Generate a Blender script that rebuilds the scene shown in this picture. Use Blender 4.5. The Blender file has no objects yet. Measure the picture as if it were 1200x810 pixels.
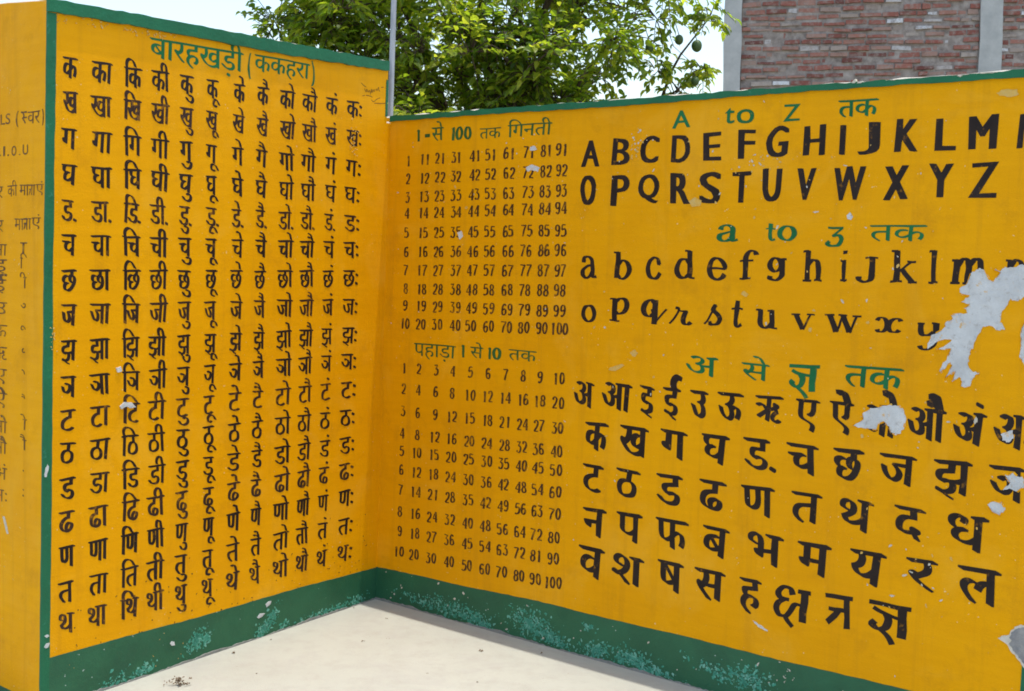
import bpy, bmesh, math, random
from mathutils import Vector, Matrix
random.seed(7)
R = math.radians
S = bpy.context.scene
COL = S.collection

# ------------------------------------------------------------------ camera, light, exposure
cam_d = bpy.data.cameras.new('camera')
cam = bpy.data.objects.new('camera', cam_d)
COL.objects.link(cam)
S.camera = cam
cam_d.sensor_width = 36.0
cam_d.lens = 43.796
cam_d.clip_start = 0.05
cam_d.clip_end = 2000.0
PITCH, ROLL = 0.0761857, 0.0097869
_F = Vector((0, math.cos(PITCH), -math.sin(PITCH)))
_U = Vector((0, math.sin(PITCH), math.cos(PITCH)))
_X = Vector((1, 0, 0))
_xr = _X*math.cos(ROLL) + _U*math.sin(ROLL)
_ur = -_X*math.sin(ROLL) + _U*math.cos(ROLL)
cam.matrix_world = Matrix(((_xr.x, _ur.x, -_F.x, 0), (_xr.y, _ur.y, -_F.y, 0), (_xr.z, _ur.z, -_F.z, 1.5), (0, 0, 0, 1)))

SUN_DIR = Vector((0.129, -0.0245, 0.99)).normalized()      # towards the sun: almost overhead
world = bpy.data.worlds.new('World')
S.world = world
world.use_nodes = True
wn = world.node_tree
for n in list(wn.nodes):
    wn.nodes.remove(n)
sky = wn.nodes.new('ShaderNodeTexSky')
sky.sky_type = 'NISHITA'
sky.sun_disc = False
sky.sun_elevation = math.asin(SUN_DIR.z)
sky.sun_rotation = math.atan2(SUN_DIR.x, SUN_DIR.y)
sky.altitude = 100
sky.air_density = 1.35
sky.dust_density = 2.6
sky.ozone_density = 1.0
bg = wn.nodes.new('ShaderNodeBackground')
bg.inputs['Strength'].default_value = 0.15
wo = wn.nodes.new('ShaderNodeOutputWorld')
wn.links.new(sky.outputs[0], bg.inputs[0])
wn.links.new(bg.outputs[0], wo.inputs[0])

sun_d = bpy.data.lights.new('sun', 'SUN')
sun_d.energy = 2.0
sun_d.angle = R(0.55)
sun_d.color = (1.0, 0.96, 0.88)
sun = bpy.data.objects.new('sun', sun_d)
COL.objects.link(sun)
sun.rotation_euler = SUN_DIR.to_track_quat('Z', 'Y').to_euler()
sun.location = (0, 0, 30)

S.view_settings.view_transform = 'Standard'
S.view_settings.look = 'None'
S.view_settings.exposure = 1.0
S.view_settings.gamma = 1.0
S.view_settings.use_curve_mapping = False
S.render.engine = 'CYCLES'
S.cycles.max_bounces = 8
S.cycles.diffuse_bounces = 5
S.cycles.filter_width = 1.8

# ------------------------------------------------------------------ helpers
def tag(o, label=None, cat=None, group=None, kind=None):
    if label: o['label'] = label
    if cat: o['category'] = cat
    if group: o['group'] = group
    if kind: o['kind'] = kind
    return o

def link(name, me, mat=None, parent=None, smooth=False):
    o = bpy.data.objects.new(name, me)
    COL.objects.link(o)
    if mat is not None:
        for m in (mat if isinstance(mat, (list, tuple)) else [mat]):
            me.materials.append(m)
    if parent is not None:
        o.parent = parent
    if smooth:
        for p in me.polygons: p.use_smooth = True
    return o

class MB:
    """collects verts / faces / material slots for one mesh"""
    def __init__(s): s.v = []; s.f = []; s.m = []; s.c = []
    def add(s, vs, fs, m=0, c=None):
        b = len(s.v)
        s.v += [tuple(x) for x in vs]
        for f in fs:
            s.f.append([i+b for i in f]); s.m.append(m); s.c.append(c)
    def box(s, a, b, m=0, c=None):
        x0, y0, z0 = a; x1, y1, z1 = b
        s.add([(x0,y0,z0),(x1,y0,z0),(x1,y1,z0),(x0,y1,z0),(x0,y0,z1),(x1,y0,z1),(x1,y1,z1),(x0,y1,z1)],
              [(0,3,2,1),(4,5,6,7),(0,1,5,4),(1,2,6,5),(2,3,7,6),(3,0,4,7)], m, c)
    def tube(s, pts, rad, n=7, m=0):
        rings = []
        for i, p in enumerate(pts):
            p = Vector(p)
            d = (Vector(pts[min(i+1, len(pts)-1)]) - Vector(pts[max(i-1, 0)])).normalized()
            a = d.orthogonal().normalized(); b_ = d.cross(a)
            r = rad[i] if isinstance(rad, (list, tuple)) else rad
            rings.append([p + (a*math.cos(t*2*math.pi/n) + b_*math.sin(t*2*math.pi/n))*r for t in range(n)])
        vs = [q for rg in rings for q in rg]
        fs = []
        for i in range(len(rings)-1):
            for t in range(n):
                fs.append((i*n+t, i*n+(t+1) % n, (i+1)*n+(t+1) % n, (i+1)*n+t))
        fs.append(tuple(reversed(range(n)))); fs.append(tuple((len(rings)-1)*n+t for t in range(n)))
        s.add(vs, fs, m)
    def mesh(s, name):
        me = bpy.data.meshes.new(name)
        me.from_pydata(s.v, [], s.f)
        for p, m in zip(me.polygons, s.m): p.material_index = m
        if any(c is not None for c in s.c):
            at = me.attributes.new('tint', 'FLOAT', 'FACE')
            for i, c in enumerate(s.c): at.data[i].value = 0.0 if c is None else c
        me.update()
        return me

# ------------------------------------------------------------------ material helpers
class NT:
    def __init__(s, name):
        s.mat = bpy.data.materials.new(name); s.mat.use_nodes = True
        s.t = s.mat.node_tree
        for n in list(s.t.nodes): s.t.nodes.remove(n)
        s.out = s.n('ShaderNodeOutputMaterial')
        s.bsdf = s.n('ShaderNodeBsdfPrincipled')
        s.l(s.bsdf.outputs[0], s.out.inputs[0])
        s.co = s.n('ShaderNodeTexCoord')
    def n(s, k, **kw):
        x = s.t.nodes.new(k)
        for a, b in kw.items(): setattr(x, a, b)
        return x
    def l(s, a, b): s.t.links.new(a, b)
    def val(s, sock, v):
        if hasattr(v, 'is_output') or hasattr(v, 'links'): s.l(v, sock)
        else: sock.default_value = v
    def scaled(s, sc):
        m = s.n('ShaderNodeMapping'); m.inputs['Scale'].default_value = sc
        s.l(s.co.outputs['Object'], m.inputs['Vector']); return m.outputs[0]
    def noise(s, scale, detail=4, rough=.55, vec=None, dist=0):
        x = s.n('ShaderNodeTexNoise'); x.inputs['Scale'].default_value = scale
        x.inputs['Detail'].default_value = detail; x.inputs['Roughness'].default_value = rough
        x.inputs['Distortion'].default_value = dist
        s.l(vec if vec is not None else s.co.outputs['Object'], x.inputs['Vector']); return x.outputs['Fac']
    def ramp(s, fac, stops):
        x = s.n('ShaderNodeValToRGB'); e = x.color_ramp.elements
        while len(e) > len(stops): e.remove(e[-1])
        while len(e) < len(stops): e.new(1)
        for q, (p, c) in zip(e, stops):
            q.position = p; q.color = (c, c, c, 1) if isinstance(c, (int, float)) else (*c, 1)
        s.l(fac, x.inputs[0]); return x.outputs[0]
    def mix(s, fac, a, b, mode='MIX'):
        x = s.n('ShaderNodeMix', data_type='RGBA', blend_type=mode)
        s.val(x.inputs[0], fac)
        for i, v in ((6, a), (7, b)):
            if isinstance(v, tuple): x.inputs[i].default_value = (*v, 1)
            else: s.l(v, x.inputs[i])
        return x.outputs[2]
    def math(s, op, a, b=0.0):
        x = s.n('ShaderNodeMath', operation=op); s.val(x.inputs[0], a); s.val(x.inputs[1], b); return x.outputs[0]
    def bump(s, h, strength=.3, dist=.01):
        x = s.n('ShaderNodeBump'); x.inputs['Strength'].default_value = strength
        x.inputs['Distance'].default_value = dist
        s.l(h, x.inputs['Height']); s.l(x.outputs[0], s.bsdf.inputs['Normal'])
    def done(s, color, rough=.6, spec=.4):
        s.val(s.bsdf.inputs['Base Color'], (*color, 1) if isinstance(color, tuple) else color)
        s.val(s.bsdf.inputs['Roughness'], rough)
        s.bsdf.inputs['Specular IOR Level'].default_value = spec
        return s.mat

ORANGE = (0.66, 0.305, 0.006)
def orange_mat(name, seed):
    t = NT(name)
    off = t.n('ShaderNodeMapping'); off.inputs['Location'].default_value = (seed, seed*1.7, seed*.3)
    t.l(t.co.outputs['Object'], off.inputs['Vector']); v = off.outputs[0]
    big = t.noise(1.6, 5, .6, v)
    c = t.mix(t.ramp(big, [(.3, 0.0), (.72, 1.0)]), (0.725, 0.315, 0.0), (0.80, 0.37, 0.0))
    st = t.n('ShaderNodeMapping'); st.inputs['Scale'].default_value = (5, 5, 55); t.l(v, st.inputs['Vector'])
    brush = t.noise(1.0, 3, .6, st.outputs[0])                         # sideways roller marks
    c = t.mix(t.math('MULTIPLY', t.ramp(brush, [(.35, 0.0), (.75, 1.0)]), .2), c, (0.56, 0.225, 0.0))
    vs = t.n('ShaderNodeMapping'); vs.inputs['Scale'].default_value = (22, 22, .9); t.l(v, vs.inputs['Vector'])
    runs = t.noise(1.0, 4, .65, vs.outputs[0])                         # rain streaks
    c = t.mix(t.math('MULTIPLY', t.ramp(runs, [(.52, 0.0), (.78, 1.0)]), .36), c, (0.47, 0.205, 0.008))
    dirt = t.noise(7, 8, .7, v)
    c = t.mix(t.math('MULTIPLY', t.ramp(dirt, [(.55, 0.0), (.74, 1.0)]), .42), c, (0.45, 0.19, 0.006))
    fade = t.noise(3.3, 7, .65, v, .6)
    c = t.mix(t.math('MULTIPLY', t.ramp(fade, [(.54, 0.0), (.76, 1.0)]), .45), c, (0.80, 0.42, 0.035))
    spk = t.noise(95, 2, .5, v)
    c = t.mix(t.ramp(spk, [(.735, 0.0), (.765, .8)]), c, (0.74, 0.56, 0.28))
    t.bump(t.mix(.3, t.noise(6, 7, .62, v), t.noise(160, 3, .6, v)), .26, .014)
    return t.done(c, t.ramp(t.noise(12, 4, .6, v), [(.3, .5), (.7, .7)]), .10)

def green_mat(name, scuff=False, base=(0.014, 0.148, 0.066)):
    t = NT(name)
    c = t.mix(t.ramp(t.noise(6, 5, .6), [(.3, 0.0), (.7, 1.0)]), base, tuple(x*.72 for x in base))
    if scuff:
        z = t.n('ShaderNodeSeparateXYZ'); t.l(t.co.outputs['Object'], z.inputs[0])
        low = t.n('ShaderNodeMapRange'); low.inputs[1].default_value = .17; low.inputs[2].default_value = .0
        t.l(z.outputs[2], low.inputs[0])
        n1 = t.noise(5.5, 3, .5)
        n2 = t.noise(26, 9, .78, None, .5)
        m = t.math('ADD', t.math('MULTIPLY', n1, .8), t.math('ADD', t.math('MULTIPLY', n2, 1.0), t.math('MULTIPLY', low.outputs[0], .17)))
        k = t.ramp(m, [(1.028, 0.0), (1.13, .65)])
        c = t.mix(k, c, t.mix(t.noise(40, 3, .6), (0.07, 0.36, 0.25), (0.22, 0.50, 0.40)))
        dk = t.noise(5, 6, .7)
        c = t.mix(t.math('MULTIPLY', t.ramp(dk, [(.5, 0.0), (.75, 1.0)]), .5), c, (0.022, 0.075, 0.045))
        fl = t.noise(60, 2, .5)
        c = t.mix(t.ramp(fl, [(.74, 0.0), (.77, .8)]), c, (0.5, 0.6, 0.55))
    else:
        c = t.mix(t.ramp(t.noise(30, 5, .7), [(.62, 0.0), (.70, .5)]), c, (0.06, 0.25, 0.17))
    t.bump(t.noise(70, 5, .65), .25, .01)
    return t.done(c, .5, .25)

def letter_mat(name, col, worn, amount):
    t = NT(name)
    n = t.noise(30, 6, .72)
    c = t.mix(t.ramp(t.noise(9, 3, .6), [(.3, 0.0), (.7, 1.0)]), col, tuple(min(1, x*1.6+.003) for x in col))
    c = t.mix(t.ramp(n, [(amount, 0.0), (amount+.12, .85)]), c, worn)
    return t.done(c, .6, .2)

def plaster_mat(name, a, b, scale=22):
    t = NT(name)
    c = t.mix(t.ramp(t.noise(scale, 6, .68), [(.32, 0.0), (.7, 1.0)]), a, b)
    t.bump(t.noise(90, 5, .7), .5, .006)
    return t.done(c, .85, .2)

M_ORANGE_A = orange_mat('orange_wall_paint', 0.0)
M_ORANGE_B = orange_mat('orange_wall_paint_two', 4.3)
M_ORANGE_C = orange_mat('orange_wall_paint_three', 9.1)
M_GREEN = green_mat('green_paint')
M_DADO = green_mat('green_dado_paint', True, (0.028, 0.130, 0.062))
M_BLACK = letter_mat('black_letter_paint', (0.014, 0.008, 0.006), (0.30, 0.13, 0.008), .60)
M_FADED = letter_mat('faded_black_letter_paint', (0.026, 0.012, 0.007), (0.30, 0.13, 0.008), .56)
M_BROWN = letter_mat('browned_letter_paint', (0.046, 0.018, 0.006), (0.36, 0.16, 0.006), .53)
M_HEAD = letter_mat('green_letter_paint', (0.006, 0.095, 0.030), (0.30, 0.22, 0.02), .62)
M_HEAD2 = letter_mat('dark_green_letter_paint', (0.022, 0.080, 0.018), (0.33, 0.17, 0.01), .56)
t = NT('bare_white_plaster')
c = t.mix(t.ramp(t.noise(14, 7, .7), [(.3, 0.0), (.7, 1.0)]), (0.66, 0.67, 0.66), (0.46, 0.47, 0.47))
c = t.mix(t.ramp(t.noise(38, 6, .75), [(.56, 0.0), (.66, .7)]), c, (0.36, 0.34, 0.31))
c = t.mix(t.ramp(t.noise(24, 8, .8), [(.60, 0.0), (.645, .8)]), c, (0.66, 0.36, 0.06))
t.bump(t.noise(60, 7, .75), .9, .006)
M_PLASTER = t.done(c, .9, .15)
M_PALE = plaster_mat('pale_chip', (0.62, 0.58, 0.50), (0.48, 0.43, 0.33), 40)
M_CREAM = plaster_mat('cream_chip', (0.66, 0.38, 0.06), (0.58, 0.42, 0.16), 40)
M_SCUFF = plaster_mat('pale_green_scuff', (0.10, 0.36, 0.26), (0.22, 0.45, 0.36), 30)
M_SCUFF2 = plaster_mat('teal_scuff', (0.045, 0.25, 0.16), (0.09, 0.33, 0.24), 30)
M_GRIME = plaster_mat('joint_mortar', (0.27, 0.27, 0.25), (0.17, 0.18, 0.16), 30)
M_RAWCON = plaster_mat('broken_concrete', (0.17, 0.17, 0.18), (0.33, 0.32, 0.30), 26)
M_WALLTOP = plaster_mat('wall_top_plaster', (0.55, 0.50, 0.42), (0.40, 0.38, 0.33), 14)
M_GHOST = letter_mat('worn_letter_paint', (0.075, 0.035, 0.012), (0.40, 0.19, 0.008), .50)
M_PEN = NT('pen_ink').done((0.10, 0.045, 0.01), .6, .2)

def floor_mat():
    t = NT('pale_concrete_floor')
    c = t.mix(t.ramp(t.noise(1.3, 6, .6), [(.3, 0.0), (.72, 1.0)]), (0.402, 0.405, 0.35), (0.345, 0.345, 0.298))
    c = t.mix(t.math('MULTIPLY', t.ramp(t.noise(11, 8, .72), [(.47, 0.0), (.72, 1.0)]), .55), c, (0.31, 0.295, 0.255))
    c = t.mix(t.ramp(t.noise(55, 3, .6), [(.70, 0.0), (.76, .6)]), c, (0.22, 0.19, 0.15))
    v = t.scaled((3, 26, 1))
    c = t.mix(t.math('MULTIPLY', t.ramp(t.noise(1.0, 4, .6, v), [(.55, 0.0), (.8, 1.0)]), .25), c, (0.34, 0.33, 0.31))
    c = t.mix(t.math('MULTIPLY', t.ramp(t.noise(3.1, 7, .7, None, 1.2), [(.50, 0.0), (.68, 1.0)]), .5), c, (0.335, 0.325, 0.295))
    t.bump(t.mix(.4, t.noise(9, 8, .68), t.noise(120, 4, .7)), .4, .012)
    return t.done(c, .85, .2)
M_FLOOR = floor_mat()
def earth_mat():
    t = NT('dry_earth')
    c = t.mix(t.ramp(t.noise(.6, 8, .65), [(.35, 0.0), (.7, 1.0)]), (0.27, 0.21, 0.14), (0.16, 0.15, 0.07))
    t.bump(t.noise(5, 8, .7), .6, .05)
    return t.done(c, .95, .1)
M_EARTH = earth_mat()

# ------------------------------------------------------------------ setting
mb = MB()
mb.add([(-600, -600, -.15), (600, -600, -.15), (600, 600, -.15), (-600, 600, -.15)], [(0, 1, 2, 3)])
tag(link('ground', mb.mesh('ground'), M_EARTH), kind='structure')
mb = MB()
mb.box((-11, -16, -.14), (11, 6.2, 0.0))
tag(link('courtyard_floor', mb.mesh('courtyard_floor'), M_FLOOR), kind='structure')

# ------------------------------------------------------------------ painted walls
LEAN = Vector((0.0294584, 0, 1))            # the old walls stand a little out of plumb
class Wall:
    def __init__(s, o, x):
        s.o = Vector(o); s.x = Vector((x[0], x[1], 0)).normalized()
        s.n = Vector((-s.x.y, s.x.x, 0))
        s.kx = LEAN.dot(s.x); s.kn = LEAN.dot(s.n)
        s.rz = math.atan2(s.x.y, s.x.x)
    def p(s, u, v, d=0.0):                  # along, up, into the wall -> local coordinates
        return (u + v*s.kx, d + v*s.kn, v)

def edge(us, base, amp, rnd):
    return [b + rnd.uniform(-amp, amp) for b in (base(u) for u in us)]

def wall_body(w, name, mat, u0, u1, vtop, thick, rnd, mitre0=0.0, mitre1=0.0, extra=()):
    mb = MB(); n = max(2, int((u1-u0)/.06))
    us = [u0 + (u1-u0)*i/n for i in range(n+1)]
    us = sorted([u for u in us if all(abs(u-e) > .02 for e in extra) or u == u1] + list(extra)); n = len(us)-1
    vt = edge(us, vtop, .003, rnd)
    vs = []
    for i, (u, t) in enumerate(zip(us, vt)):
        k = i/n; sh = mitre0*(1-k) + mitre1*k
        vs += [w.p(u, -.13, 0), w.p(u, t-.007, 0), w.p(u+sh*.05, t, .009), w.p(u+sh, t, thick), w.p(u+sh, -.13, thick)]
    fs = []; ms = []
    for i in range(n):
        a = i*5; b = a+5
        for j, m in ((0, 0), (1, 1), (2, 1), (3, 2)):
            mb_f = (a+j, b+j, b+j+1, a+j+1); fs.append(mb_f); ms.append(m)
    fs += [(0, 1, 2, 3, 4), tuple(n*5+j for j in (4, 3, 2, 1, 0))]; ms += [0, 0]
    for f, m in zip(fs, ms): mb.f.append(list(f)); mb.m.append(m); mb.c.append(None)
    mb.v = vs
    o = link(name, mb.mesh(name), [mat, M_WALLTOP, M_WALLTOP])
    o.location = w.o; o.rotation_euler = (0, 0, w.rz)
    return o

def band(w, name, mat, parent, u0, u1, lo, hi, d=-.0015, alo=.0, ahi=.0, rnd=random, step=.03, back=.004):
    """a closed strip on the wall face between two heights"""
    mb = MB(); n = max(2, int((u1-u0)/step))
    us = [u0 + (u1-u0)*i/n for i in range(n+1)]
    L = edge(us, lo, alo, rnd); H = edge(us, hi, ahi, rnd)
    for i, u in enumerate(us):
        mb.v += [w.p(u, L[i], back), w.p(u, L[i], d), w.p(u, H[i], d), w.p(u, H[i], back)]
    for i in range(n):
        a = i*4; b = a+4
        for j in range(3):
            mb.f.append([a+j, b+j, b+j+1, a+j+1]); mb.m.append(0); mb.c.append(None)
    mb.f += [[0, 1, 2, 3], [n*4+3, n*4+2, n*4+1, n*4]]; mb.m += [0, 0]; mb.c += [None, None]
    return link(name, mb.mesh(name), mat, parent)

def stripe(w, name, mat, parent, ua, ub, v0, v1, d=-.0024, amp=.003, rnd=random):
    mb = MB(); n = 46
    for i in range(n+1):
        v = v0 + (v1-v0)*i/n
        a = ua(v) + rnd.uniform(-amp, amp)*.5; b = ub(v) + rnd.uniform(-amp, amp)
        mb.v += [w.p(a, v, .004), w.p(a, v, d), w.p(b, v, d), w.p(b, v, .004)]
    for i in range(n):
        a = i*4; b = a+4
        for j in range(3):
            mb.f.append([a+j, a+j+1, b+j+1, b+j]); mb.m.append(0); mb.c.append(None)
    mb.f += [[3, 2, 1, 0], [n*4, n*4+1, n*4+2, n*4+3]]; mb.m += [0, 0]; mb.c += [None, None]
    return link(name, mb.mesh(name), mat, parent)

# ------------------------------------------------------------------ lettering
NIB = (1.0, -0.42)
_cache = {}
_tc = bpy.data.curves.new('lettering_source', 'FONT')
_to = bpy.data.objects.new('lettering_source', _tc)
def glyph(s):
    """outline of a string from the built-in font: verts, faces, (x0, x1) of its letters"""
    if s in _cache: return _cache[s]
    _tc.body = s; _tc.resolution_u = 4
    _tc.offset = -.016 if any(0x900 <= ord(c) < 0x980 for c in s) else 0.0
    if _to.name not in COL.objects: COL.objects.link(_to)
    bpy.context.view_layer.update()
    me = _to.to_mesh()
    vs = [(v.co.x, v.co.y) for v in me.vertices]; fs = [tuple(p.vertices) for p in me.polygons]
    _to.to_mesh_clear()
    _cache[s] = (vs, fs)
    return _cache[s]

def crom(pts, k=6):
    if len(pts) == 2: return list(pts)
    out = []
    P = [pts[0]] + list(pts) + [pts[-1]]
    for i in range(1, len(P)-2):
        for j in range(k):
            t = j/k; q = []
            for a in (0, 1):
                p0, p1, p2, p3 = P[i-1][a], P[i][a], P[i+1][a], P[i+2][a]
                q.append(.5*((2*p1)+(-p0+p2)*t+(2*p0-5*p1+4*p2-p3)*t*t+(-p0+3*p1-3*p2+p3)*t**3))
            out.append(tuple(q))
    out.append(tuple(pts[-1]))
    return out

def ell(cx, cy, rx, ry, a0=0, a1=360, n=14):
    return [(cx+rx*math.cos(R(a0+(a1-a0)*i/n)), cy+ry*math.sin(R(a0+(a1-a0)*i/n))) for i in range(n+1)]

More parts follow.
